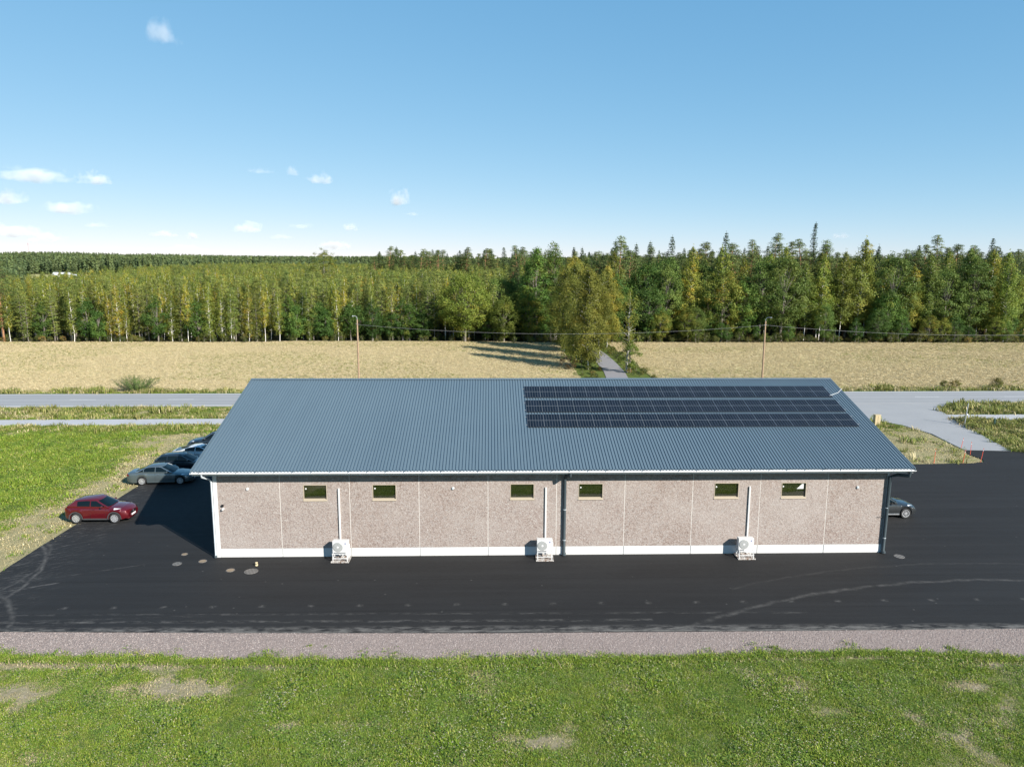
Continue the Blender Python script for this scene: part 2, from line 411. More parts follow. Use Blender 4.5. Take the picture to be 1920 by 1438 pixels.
o = MB().poly(LOT, .03, thick=.09).build('parking_lot', M_LOT, fix=True); tag(o, 'fresh black asphalt lot around the hall', kind='structure')

a = NT('old_asphalt'); p = a.pos(); x, y, z = a.xyz(p)
n1 = a.noise(p, .3, 4); n3 = a.noise(p, 22, 4, .75)
base = a.mix(n1, (.25, .255, .262), (.32, .322, .325)); base = a.mix(a.ramp(n3, [(.3, .5), (.7, 0)]), base, (.2, .2, .204))
yl = a.math('MULTIPLY_ADD', x, -.011, a.math('SUBTRACT', y, 93.0))
for off in (-3.05, -1.35, 1.2, 2.9):                                 # polished wheel tracks
    e = a.math('SUBTRACT', 1.0, a.math('MULTIPLY', a.math('ABSOLUTE', a.math('SUBTRACT', yl, off)), 2.2), clamp=True)
    base = a.mix(a.math('MULTIPLY', e, a.math('MULTIPLY_ADD', a.noise(a.scale(p, (.06, 1, 1)), 1, 3), .7, .1)), base, (.17, .173, .18))
cr = a.ramp(a.noise(a.scale(p, (.12, 1.2, 1), rot=(0, 0, .1)), .9, 5, .7), [(.66, 0), (.7, .5)])
base = a.mix(cr, base, (.15, .15, .15))
a.bsdf(base, .8, spec=.3, normal=a.bump(n3, .3, .01)); M_OLD = a.m
xr = np.linspace(-420, 420, 60)
rd = [(t, float(road_y(t))-4.25) for t in xr]+[(t, float(road_y(t))+4.2) for t in xr[::-1]]
road = MB().poly(rd, .045, thick=.1).build('road', M_OLD, fix=True); tag(road, 'grey country road with white edge lines behind the hall', kind='structure')
o = MB().poly([(p_[0], min(p_[1], float(road_y(p_[0]))-4.2)) for p_ in ACCESS], .038, thick=.09).build('access_road', M_OLD, fix=True); tag(o, 'grey asphalt access road from the lot to the road', kind='structure')
M_WHITEPAINT = plain('road_paint', (.62, .62, .6), .6, var=.15, scale=4)
for off, w in ((-3.72, .14), (3.72, .14)):
    for (xa, xb) in (((-420, 33), (59, 420)) if off < 0 else ((-420, 12), (24, 420))):
        t = np.linspace(xa, xb, 40)
        o = MB().poly([(q, float(road_y(q))+off-w/2) for q in t]+[(q, float(road_y(q))+off+w/2) for q in t[::-1]], .049).build('edge_line', M_WHITEPAINT, road, fix=True)
k = -13
for q in np.arange(-50.9-9*12, 170, 12.0):
    MB().poly([(q-1.6, float(road_y(q-1.6))+.02), (q+1.6, float(road_y(q+1.6))+.02), (q+1.6, float(road_y(q+1.6))+.14), (q-1.6, float(road_y(q-1.6))+.14)], .049).build('lane_dash', M_WHITEPAINT, road, fix=True)
a = NT('path_asphalt'); p = a.pos(); n1 = a.noise(p, .5, 4); n3 = a.noise(p, 20, 4, .7)
c = a.mix(n1, (.34, .345, .365), (.43, .435, .45)); c = a.mix(a.ramp(n3, [(.3, .4), (.7, 0)]), c, (.2, .2, .2)); a.bsdf(c, .85, spec=.2); M_PATH = a.m
for xa, xb in ((-420, 34.5), (52.35, 420)):
    t = np.linspace(xa, xb, 30)
    o = MB().poly([(q, float(PATH_N(q))) for q in t]+[(q, float(PATH_N(q))+2.9) for q in t[::-1]], .028, thick=.08).build('foot_path', M_PATH, fix=True)
    tag(o, 'pale grey foot and cycle path left of the hall' if xa < 0 else 'pale grey foot and cycle path right of the access road', kind='structure')
o = MB().poly(LANE, .02, thick=.06).build('lane', plain('lane_gravel', (.21, .2, .205), .9, var=.2, scale=2), fix=True); tag(o, 'narrow grey lane between the birches into the forest', kind='structure')

# --- gravel strip
a = NT('gravel'); p = a.pos()
v = a.n('TexVoronoi', i_Scale=15.0); a.set(v.inputs['Vector'], p); hs = a.xyz(v.outputs['Color'])
v2 = a.n('TexVoronoi', i_Scale=34.0); a.set(v2.inputs['Vector'], p); hs2 = a.xyz(v2.outputs['Color'])
n1 = a.noise(p, .5, 4)
c = a.ramp(hs[0], [(0, (.15, .125, .12)), (.35, (.26, .22, .21)), (.7, (.34, .295, .28)), (1, (.43, .39, .37))])
c2 = a.ramp(hs2[1], [(0, (.17, .135, .13)), (.5, (.3, .255, .245)), (1, (.44, .40, .38))])
c = a.mix(.5, c, c2); c = a.mix(n1, c, (.33, .285, .27)); c = a.mix(1.0, c, (.86, .81, .765), 'MULTIPLY'); 
a.bsdf(c, .9, spec=.15, normal=a.bump(a.math('ADD', v.outputs['Distance'], v2.outputs['Distance']), .9, .03)); M_GRAVEL = a.m
o = MB().poly(GRAVEL, .012, thick=.06).build('gravel_strip', M_GRAVEL, fix=True); tag(o, 'pinkish grey gravel strip between asphalt and front lawn', kind='structure')

# --- ripe field either side of the lane
a = NT('ripe_crop'); p = a.pos(); x, y, z = a.xyz(p)
n1 = a.noise(a.scale(p, (.3, 1, 1)), .07, 4, .6); n2 = a.noise(a.scale(p, (.5, 1, 1)), .8, 5, .7); n3 = a.noise(p, 5, 4, .75)
c = a.mix(n3, (.40, .325, .185), (.47, .39, .23)); c = a.mix(a.ramp(n1, [(.4, 0), (.65, .55)]), c, (.37, .34, .15))
c = a.mix(a.ramp(n2, [(.56, 0), (.72, .6)]), c, (.25, .27, .075))
rows = a.math('SINE', a.math('MULTIPLY', a.math('MULTIPLY_ADD', x, -.012, y), 2.6))
c = a.mix(a.math('MULTIPLY_ADD', rows, .05, .05), c, (.25, .2, .1))
a.bsdf(c, .95, spec=.05, normal=a.bump(n3, .7, .1)); M_FIELD = a.m
def wob(x, s): return (fbm(np.array([x*.09]), np.array([s*3.1]), 31)[0]-.5)*1.6
def fieldpoly(xa, xb, skewa=0, skewb=0):
    t = np.linspace(xa, xb, 50)
    nearl = [(q, float(road_y(q))+6.1+wob(q, 1)) for q in t]; farl = [(q, 158.0+wob(q, 5)*1.2+(2.4 if -45 < q < 5 else 0)) for q in t[::-1]]
    if skewb: farl[0] = (skewb, farl[0][1])
    if skewa: farl[-1] = (skewa, farl[-1][1])
    return nearl+farl
FIELD_L = fieldpoly(-260, 13.2, 0, 14.5); FIELD_R = fieldpoly(24.5, 280, 24.8, 0)
for P_, lb in ((FIELD_L, 'ripe straw coloured field left of the birch lane'), (FIELD_R, 'ripe straw coloured field right of the birch lane')):
    tag(MB().poly(P_, .06, thick=.12).build('field', M_FIELD, fix=True), lb, kind='structure')

# --- far farmland clearing
a = NT('far_meadow'); a.bsdf(a.mix(a.noise(a.pos(), .01, 3), (.25, .26, .1), (.42, .36, .18)), .95, spec=.05)
pl = [(-.62*620, 620), (-.43*610, 610), (-.4*730, 730), (-.6*760, 760)]
tag(MB().poly([(q[0], q[1]) for q in pl], 1.6, thick=2.5).build('far_field', a.m, fix=True), 'far pale field between the woods at the left horizon', kind='structure')

# ================================================================== THE HALL
XL, XR, Y0, Y1 = -16.18, 23.85, 42.17, 63.81
EZ, RZ, YR, YE, YB = 5.494, 8.948, 52.99, 41.418, 64.562
XE0, XE1 = -17.105, 24.918
SLOPE = (RZ-EZ)/(YR-YE); SA = math.atan(SLOPE)
JO = [XL]+[-12.347+4.068*i for i in range(9)]+[XR]
ZP = .548; ZT = 5.42

a = NT('aggregate_concrete'); p = a.pos()
v = a.n('TexVoronoi', i_Scale=14.0); a.set(v.inputs['Vector'], p); h = a.xyz(v.outputs['Color'])
v2 = a.n('TexVoronoi', i_Scale=33.0); a.set(v2.inputs['Vector'], p); h2 = a.xyz(v2.outputs['Color'])
n1 = a.noise(p, .55, 4); n2 = a.noise(a.scale(p, (1, 1, .35)), 1.6, 4)
c1 = a.ramp(h[0], [(0, (.19, .125, .10)), (.22, (.33, .235, .20)), (.5, (.42, .325, .285)), (.78, (.50, .42, .385)), (.92, (.34, .30, .29)), (1, (.68, .61, .57))])
c2 = a.ramp(h2[0], [(0, (.15, .10, .085)), (.4, (.38, .29, .26)), (.75, (.52, .44, .40)), (1, (.72, .66, .62))])
c = a.mix(.42, c1, c2); c = a.mix(1.0, c, (.62, .635, .63), 'MULTIPLY'); c = a.mix(a.ramp(n1, [(.35, .0), (.75, .45)]), c, (.36, .325, .30)); c = a.mix(a.ramp(n2, [(.55, 0), (.8, .3)]), c, (.23, .175, .15))
rp = a.rnd(); c = a.mix(a.math('MULTIPLY', rp, .16), c, (.36, .32, .30))
a.bsdf(c, .88, spec=.25, normal=a.bump(a.math('ADD', v.outputs['Distance'], v2.outputs['Distance']), .6, .012)); M_AGG = a.m
a = NT('white_plinth'); p = a.pos(); n1 = a.noise(a.scale(p, (.6, 1, 2)), 1.4, 4); z_ = a.xyz(p)[2]
c = a.mix(n1, (.5, .5, .495), (.57, .57, .565)); sp = a.ramp(a.math('MULTIPLY_ADD', a.noise(p, 6, 4, .7), .35, a.math('MULTIPLY', z_, 2.2)), [(.12, .55), (.42, 0)])
c = a.mix(sp, c, (.42, .39, .36)); a.bsdf(c, .7, spec=.3, normal=a.bump(a.noise(p, 30, 2), .15, .005)); M_PLINTH = a.m
M_SEAL = plain('joint_sealant', (.62, .59, .55), .7)
M_TRIM = plain('white_trim', (.58, .58, .58), .4, var=.04)
a = NT('coated_steel_roof'); p = a.pos(); n1 = a.noise(a.scale(p, (1, .08, .08)), 1.1, 3); n2 = a.noise(p, .13, 3); n4 = a.noise(a.scale(p, (.9, .25, .25)), .8, 5, .7)
c = a.mix(a.math('MULTIPLY', a.math('ADD', a.math('ADD', n1, n2), a.math('MULTIPLY_ADD', n4, .8, -.4)), .5), (.073, .107, .136), (.098, .14, .17)); a.bsdf(c, a.math('MULTIPLY_ADD', n2, .12, .4), spec=.45); M_ROOF = a.m
M_PIPE = plain('grey_blue_steel', (.05, .066, .075), .5, spec=.3)
M_PIPEL = plain('pale_grey_steel', (.45, .49, .52), .35, spec=.6)
M_DARK = plain('dark_rubber', (.012, .012, .013), .6)
M_BLACK = plain('black_plastic', (.01, .01, .011), .4)
M_FRAME = plain('pale_wood_frame', (.40, .34, .26), .5, var=.12, scale=8)
a = NT('window_glass'); a.bsdf((.012, .016, .004), .01, spec=.5, IOR=2.3); M_GLASS = a.m
M_METAL = plain('zinc', (.5, .52, .54), .35, .7)

hall = empty('hall', ((XL+XR)/2, Y0, 0), 0, 'long low hall with pebbled concrete panels and grey ribbed gable roof', 'building')
HB = Vector(hall.location)
def hbuild(mb, name, mat, parent=None, **kw):
    par = parent or hall
    off = HB
    mb.v = [(p_[0]-off.x, p_[1]-off.y, p_[2]-off.z) for p_ in mb.v]
    return mb.build(name, mat, par, **kw)
WIN = [(-10.99, -9.60), (-6.95, -5.55), (1.17, 2.59), (5.22, 6.68), (13.35, 14.82), (17.39, 18.90)]
WZ0, WZ1 = 3.52, 4.455
def panel(mb, x0, x1, z0, z1, ya, yb, holes=()):
    """front panel between x0 and x1 with rectangular openings"""
    xs_ = sorted({x0, x1, *[q for h_ in holes for q in h_[:2]]}); zs_ = sorted({z0, z1, *[q for h_ in holes for q in h_[2:]]})
    for i in range(len(xs_)-1):
        for j in range(len(zs_)-1):
            cx, cz = (xs_[i]+xs_[i+1])/2, (zs_[j]+zs_[j+1])/2
            if any(h_[0] < cx < h_[1] and h_[2] < cz < h_[3] for h_ in holes): continue
            a_, b_, c_, d_ = xs_[i], xs_[i+1], zs_[j], zs_[j+1]
            mb.add([(a_, ya, c_), (b_, ya, c_), (b_, ya, d_), (a_, ya, d_)], [(0, 1, 2, 3)])
            mb.add([(a_, yb, c_), (b_, yb, c_), (b_, yb, d_), (a_, yb, d_)], [(3, 2, 1, 0)])
    def ring(a_, b_, c_, d_, flip):
        q = [(a_, ya, c_), (b_, ya, c_), (b_, ya, d_), (a_, ya, d_), (a_, yb, c_), (b_, yb, c_), (b_, yb, d_), (a_, yb, d_)]
        fs = [(1, 0, 4, 5), (2, 1, 5, 6), (3, 2, 6, 7), (0, 3, 7, 4)]
        mb.add(q, [f_[::-1] for f_ in fs] if flip else fs)
    ring(x0, x1, z0, z1, False)
    for h_ in holes: ring(*h_[:2], *h_[2:], True)
g_ = .016
for i in range(10):
    x0, x1 = JO[i]+(g_ if i else .0), JO[i+1]-(g_ if i < 9 else 0)
    if i == 0: x0 += .22
    if i == 9: x1 -= .10
    holes = [(w[0], w[1], WZ0, WZ1) for w in WIN if x0 < w[0] < x1]
    mb = MB(); panel(mb, x0, x1, ZP+.012, ZT, Y0, Y0+.22, holes); hbuild(mb, 'wall_panel', M_AGG)
    mb = MB().box(x0, x1, Y0-.014, Y0+.2, -.05, ZP); hbuild(mb, 'plinth_panel', M_PLINTH, bevel=.008)
    if i: hbuild(MB().box(JO[i]-g_-.004, JO[i]+g_+.004, Y0-.004 if 0 else Y0+.006, Y0+.16, ZP, ZT), 'joint_strip', M_SEAL); hbuild(MB().box(JO[i]-g_, JO[i]+g_, Y0+.012, Y0+.15, -.04, ZP-.01), 'plinth_joint', plain('grey_sealant', (.34, .35, .35), .7) if i == 1 else bpy.data.materials['grey_sealant'])
hbuild(MB().box(XL-.02, XL+.21, Y0-.03, Y0+.28, -.05, ZT), 'corner_trim', M_TRIM)
hbuild(MB().box(XR-.09, XR+.03, Y0-.03, Y0+.28, -.05, ZT), 'corner_trim', M_TRIM)
# gable walls and back wall
def gz(y): return EZ+SLOPE*(min(y, 2*YR-y)-YE)-.1
for X, sx in ((XL, -1), (XR, 1)):
    ys_ = np.linspace(Y0+.3, Y1, 7)
    for j in range(6):
        ya, yb = ys_[j]+.02, ys_[j+1]-.02
        prof = [(ya, ZP+.01), (yb, ZP+.01), (yb, gz(yb)), *([(YR, gz(YR))] if ya < YR < yb else []), (ya, gz(ya))]
        vs = [(X, q[0], q[1]) for q in prof]+[(X-sx*.22, q[0], q[1]) for q in prof]; n_ = len(prof)
        hbuild(MB().add(vs, [tuple(range(n_)), tuple(range(2*n_-1, n_-1, -1))]+[(q, (q+1) % n_, (q+1) % n_+n_, q+n_) for q in range(n_)]), 'wall_panel', M_AGG, fix=True)
        hbuild(MB().box(X-.2 if sx > 0 else X-.014, X+.014 if sx > 0 else X+.2, ya, yb, -.05, ZP), 'plinth_panel', M_PLINTH)
for i in range(10):
    hbuild(MB().box(JO[i]+.23, JO[i+1]-.02 if i < 9 else JO[i+1]-.23, Y1-.22, Y1, ZP, ZT), 'wall_panel', M_AGG)
hbuild(MB().box(XL+.23, XR-.23, Y0+.5, Y1-.5, -.04, .12), 'floor_slab', M_PLINTH)
# windows
for k, (xa, xb) in enumerate(WIN):
    fr = MB(); t = .032
    ya, yb = Y0-.012, Y0+.13
    for b in ((xa, xa+t, WZ0, WZ1), (xb-t, xb, WZ0, WZ1), (xa+t, xb-t, WZ1-t, WZ1), (xa+t, xb-t, WZ0, WZ0+t+.02)): fr.box(b[0], b[1], ya, yb, b[2], b[3])
    w = hbuild(fr, 'window', M_FRAME)
    hbuild(MB().box(xa+t, xb-t, Y0+.095, Y0+.12, WZ0+t+.02, WZ1-t), 'pane', M_GLASS, w)
    hbuild(MB().add([(xa-.01, Y0-.05, WZ0-.035), (xb+.01, Y0-.05, WZ0-.035), (xb+.01, Y0+.09, WZ0+.075), (xa+.01, Y0+.09, WZ0+.075), (xa-.01, Y0-.05, WZ0-.05), (xb+.01, Y0-.05, WZ0-.05), (xb+.01, Y0-.013, WZ0-.05), (xa-.01, Y0-.013, WZ0-.05)],
           [(0, 1, 2, 3), (4, 7, 6, 5), (0, 4, 5, 1)]), 'sill', M_FRAME, w)
    if k not in (2,):
        hbuild(MB().lathe([(.0, -.03), (.045, -.02), (.05, .0)], 10, 'Y', (xa+.14, Y0+.094, WZ1-.27)), 'handle', M_TRIM, w, smooth=40)
    if k == 5:      # pale ceiling panel seen inside the last window
        hbuild(MB().add([(xb-.55, Y0+.093, WZ1-.42), (xb-.12, Y0+.093, WZ1-.42), (xb-.12, Y0+.093, WZ1-.08), (xb-.2, Y0+.093, WZ1-.08)], [(0, 1, 2, 3)]), 'blind', M_TRIM, w)
# roof: ribbed sheets
def ribbed(side):
    mb = MB(); pitch = .19; n = int((XE1-XE0)/pitch); pr = []
    hgt = .042
    for k in range(n):
        q = XE0+k*pitch
        pr += [(q, 0), (q+.075, 0), (q+.092, hgt), (q+.172, hgt)]
    pr.append((XE0+n*pitch, 0)); pr.append((XE1, 0))
    ye, yr = (YE-.06, YR) if side < 0 else (YB+.06, YR)
    ze = EZ-.06*SLOPE
    rows = [(ye, ze), ((ye+yr)/2, (ze+RZ)/2), (yr, RZ)]
    vs = [(q[0], y_, z_+q[1]+.02) for (y_, z_) in rows for q in pr]; n_ = len(pr); fs = []
    for r_ in range(2):
        for i in range(n_-1):
            f_ = (r_*n_+i, r_*n_+i+1, (r_+1)*n_+i+1, (r_+1)*n_+i); fs.append(f_ if side < 0 else f_[::-1])
    mb.add(vs, fs); return mb
hbuild(ribbed(-1), 'roof_sheet', M_ROOF); hbuild(ribbed(1), 'roof_sheet', M_ROOF)
def slab(x0, x1, y0, z0, y1, z1, t, name, mat):
    vs = [(x0, y0, z0), (x1, y0, z0), (x1, y1, z1), (x0, y1, z1), (x0, y0, z0-t), (x1, y0, z0-t), (x1, y1, z1-t), (x0, y1, z1-t)]
    return hbuild(MB().add(vs, [(0, 1, 2, 3), (7, 6, 5, 4), (0, 4, 5, 1), (1, 5, 6, 2), (2, 6, 7, 3), (3, 7, 4, 0)]), name, mat, fix=True)
slab(XE0+.02, XE1-.02, YE, EZ-.01, YR, RZ-.01, .12, 'roof_deck', M_PIPEL); slab(XE0+.02, XE1-.02, YB, EZ-.01, YR, RZ-.01, .12, 'roof_deck', M_PIPEL)
# ridge cap, rake trims, fascia
hbuild(MB().add([(XE0-.02, YR-.2, RZ-.2*SLOPE+.085), (XE1+.02, YR-.2, RZ-.2*SLOPE+.085), (XE1+.02, YR, RZ+.1), (XE0-.02, YR, RZ+.1), (XE1+.02, YR+.2, RZ-.2*SLOPE+.085), (XE0-.02, YR+.2, RZ-.2*SLOPE+.085)], [(0, 1, 2, 3), (3, 2, 4, 5)]), 'ridge_cap', M_ROOF)
for X in (XE0, XE1):
    for (ye, s_) in ((YE-.06, 1), (YB+.06, -1)):
        ze = EZ-.06*SLOPE
        vs = [(X-.03, ye, ze-.16), (X+.03, ye, ze-.16), (X+.03, ye, ze+.088), (X-.03, ye, ze+.088), (X-.03, YR, RZ-.16), (X+.03, YR, RZ-.16), (X+.03, YR, RZ+.088), (X-.03, YR, RZ+.088)]
        hbuild(MB().add(vs, [(0, 1, 2, 3), (7, 6, 5, 4), (0, 4, 5, 1), (1, 5, 6, 2), (2, 6, 7, 3), (3, 7, 4, 0)]), 'rake_trim', M_ROOF, fix=True)
hbuild(MB().box(XE0+.05, XE1-.05, YE+.02, YE+.06, EZ-.26, EZ-.1), 'fascia', M_TRIM)
hbuild(MB().box(XE0+.06, XE1-.06, YE+.06, Y0+.1, EZ-.2, EZ-.17), 'soffit', plain('soffit_grey', (.45, .46, .47), .6))
hbuild(MB().box(XE0+.06, XE1-.06, Y1-.1, YB-.06, EZ-.2, EZ-.17), 'soffit', bpy.data.materials['soffit_grey'])
gut = MB()                                       # half-round gutter, open at the top
prof = [(YE-.115+.085*math.cos(t), EZ-.06+.085*math.sin(t)) for t in np.linspace(math.pi, 2*math.pi, 9)]
prof2 = [(YE-.115+.075*math.cos(t), EZ-.055+.075*math.sin(t)) for t in np.linspace(2*math.pi, math.pi, 9)]
pp = prof+prof2; n_ = len(pp)
vs = [(XE0-.02, *q) for q in pp]+[(XE1+.02, *q) for q in pp]
gut.add(vs, [(i, (i+1) % n_, (i+1) % n_+n_, i+n_) for i in range(n_)]+[tuple(range(9)), tuple(range(n_+8, n_-1, -1))])
hbuild(gut, 'gutter', M_TRIM, fix=True, smooth=45)
brm = MB().box(-.016, .016, -.102, .05, -.012, .014).mesh('gutter_bracket', M_PIPE)
for q in np.arange(XE0+.55, XE1, 1.062):
    meshobj('gutter_bracket', brm, hall, (q-HB.x, YE-.1-HB.y, EZ+.034))
# downpipes
def downpipe(pts, rad, mat):
    o_ = hbuild(MB().tube(pts, rad, 10), 'downpipe', mat, smooth=50)
    b = pts[-1]; up_ = pts[-2]
    for zz in (1.0, 2.9):
        hbuild(MB().lathe([(rad+.002, -.02), (rad+.012, -.02), (rad+.012, .02), (rad+.002, .02)], 10, 'Z', (b[0], up_[1], zz)), 'pipe_clip', M_PIPEL, o_)
    hbuild(MB().lathe([(rad+.02, .14), (rad+.035, .0)], 10, 'Z', (b[0], b[1], b[2]-.03)), 'pipe_shoe', M_PIPE, o_)
    return o_
downpipe([(-16.5, YE-.1, EZ-.12), (-16.5, YE-.08, EZ-.3), (-16.35, Y0-.16, EZ-.62), (-16.26, Y0-.09, EZ-.8), (-16.25, Y0-.09, .24), (-16.25, Y0-.14, .1)], .055, M_PIPEL)
downpipe([(4.62, YE-.1, EZ-.12), (4.62, YE-.08, EZ-.32), (4.46, Y0-.2, EZ-.5), (4.4, Y0-.1, EZ-.68), (4.4, Y0-.1, .24), (4.4, Y0-.16, .1)], .092, M_PIPE)
downpipe([(24.62, YE-.1, EZ-.12), (24.62, YE-.06, EZ-.42), (24.2, Y0-.3, EZ-.5), (23.86, Y0-.14, EZ-.66), (23.82, Y0-.12, .24), (23.82, Y0-.18, .1)], .1, M_PIPE)
# wall fittings
for (vx, vz) in ((-14.21, 4.22), (-2.21, 4.2), (22.0, 4.14)):
    v_ = hbuild(MB().lathe([(.0, -.075), (.06, -.07), (.085, -.045), (.09, 0.0)], 14, 'Y', (vx, Y0, vz)), 'wall_vent', M_TRIM if vx < -10 else M_PIPEL, smooth=40)
cm_ = hbuild(MB().box(-15.76, -15.64, Y0-.1, Y0, 3.17, 3.29), 'wall_lamp', M_BLACK, bevel=.01)
hbuild(MB().lathe([(0, -.18), (.05, -.17), (.07, -.1), (.07, 0)], 12, 'Y', (-15.68, Y0, 3.02)), 'lens_hood', M_TRIM, cm_, smooth=40)
hbuild(MB().tube([(23.35, Y0-.04, 2.27), (23.72, Y0-.04, 2.27)], .018, 8), 'wall_rail', M_BLACK)
cb = hbuild(MB().tube([(23.7, 50.25, 8.18+.06), (24.5, 50.7, 8.27+.1), (XE1+.04, 51.2, 8.41+.13), (XE1+.07, 51.6, 8.2)], .018, 6), 'solar_cable', M_TRIM)

# ------------------------------------------------------------------ solar rows (three rows of twenty modules)
a = NT('solar_cells'); tc = a.obj(); x, y, z = a.xyz(tc)           # object space: x 0..1.05 across, y 0..1.72 up the slope
def gridline(v, n, w):
    u = a.math('FRACT', a.math('MULTIPLY', v, n)); return a.math('GREATER_THAN', a.math('ABSOLUTE', a.math('SUBTRACT', u, .5)), .5-w)
col = a.math('MULTIPLY', x, 1/1.0725)
g1 = a.math('MAXIMUM', a.math('MULTIPLY', gridline(col, 6, .055), .55), a.math('MULTIPLY', gridline(col, 1, .018), .8))
row = a.math('MULTIPLY', y, 1/1.7); edg = a.math('GREATER_THAN', a.math('ABSOLUTE', a.math('SUBTRACT', row, .5)), .487)
g2 = gridline(row, 20, .03)
mid = a.math('LESS_THAN', a.math('ABSOLUTE', a.math('SUBTRACT', row, .5)), .018)
ln = a.math('MAXIMUM', a.math('MAXIMUM', a.math('MAXIMUM', g1, a.math('MULTIPLY', edg, .3)), a.math('MULTIPLY', mid, .55)), a.math('MULTIPLY', g2, .04))
cellr = a.n('TexWhiteNoise', noise_dimensions='2D')
cv = a.n('CombineXYZ'); a.set(cv.inputs[0], a.math('FLOOR', a.math('MULTIPLY', col, 6))); a.set(cv.inputs[1], a.math('MULTIPLY_ADD', a.rnd(), 50, a.math('FLOOR', a.math('MULTIPLY', row, 2)))); a.set(cellr.inputs[0], cv.outputs[0])
cell = a.mix(cellr.outputs[0], (.005, .0075, .0125), (.008, .0115, .019))
cell = a.mix(ln, cell, (.13, .145, .16))
a.bsdf(cell, .25, spec=.12); M_CELL = a.m
M_ALU = plain('aluminium', (.4, .41, .42), .4, .5)
mwid = 21.45/20; mlen = 1.7
fm = MB(); t = .022
for b in ((.006, t, 0, mlen), (mwid-t, mwid-.006, 0, mlen), (t, mwid-t, 0, t), (t, mwid-t, mlen-t, mlen)): fm.box(b[0], b[1], b[2], b[3], -.035, -.002)
fm.box(.006, mwid-.006, -.006, -.001, -.03, .004); frame_me = fm.mesh('frame', M_BLACK)
cell_me = MB().box(.004, mwid-.004, .004, mlen-.004, -.0015, .003).mesh('solar_module', M_CELL)
rail_me = MB().box(-.12, 21.6, -.02, .02, -.06, -.036).mesh('rail', M_ALU)
foot_me = MB().box(-.02, .02, -.03, .03, -.075, -.06).mesh('bracket', M_ALU)
for lb, yb_ in (('highest row of dark solar modules, nearest the roof ridge', 50.265), ('middle row of dark solar modules on the ribbed roof', 48.235), ('lowest row of dark solar modules, nearest the roof eave', 46.31)):
    zb_ = EZ+SLOPE*(yb_-YE)
    e = empty('solar_array', (2.39, yb_-.18*math.cos(SA)-math.sin(SA)*.1, zb_-.18*math.sin(SA)+math.cos(SA)*.1), 0, lb, 'solar panels', 'solar rows on the roof')
    e.rotation_euler = (SA, 0, 0)
    for k in range(20):
        c_ = meshobj('solar_module', cell_me, e, (k*mwid, 0, 0)); meshobj('frame', frame_me, c_)
    for yy in (.35, 1.4):
        r_ = meshobj('rail', rail_me, e, (0, yy, 0))
        for k in range(12): meshobj('bracket', foot_me, r_, (.3+k*1.88, 0, 0))

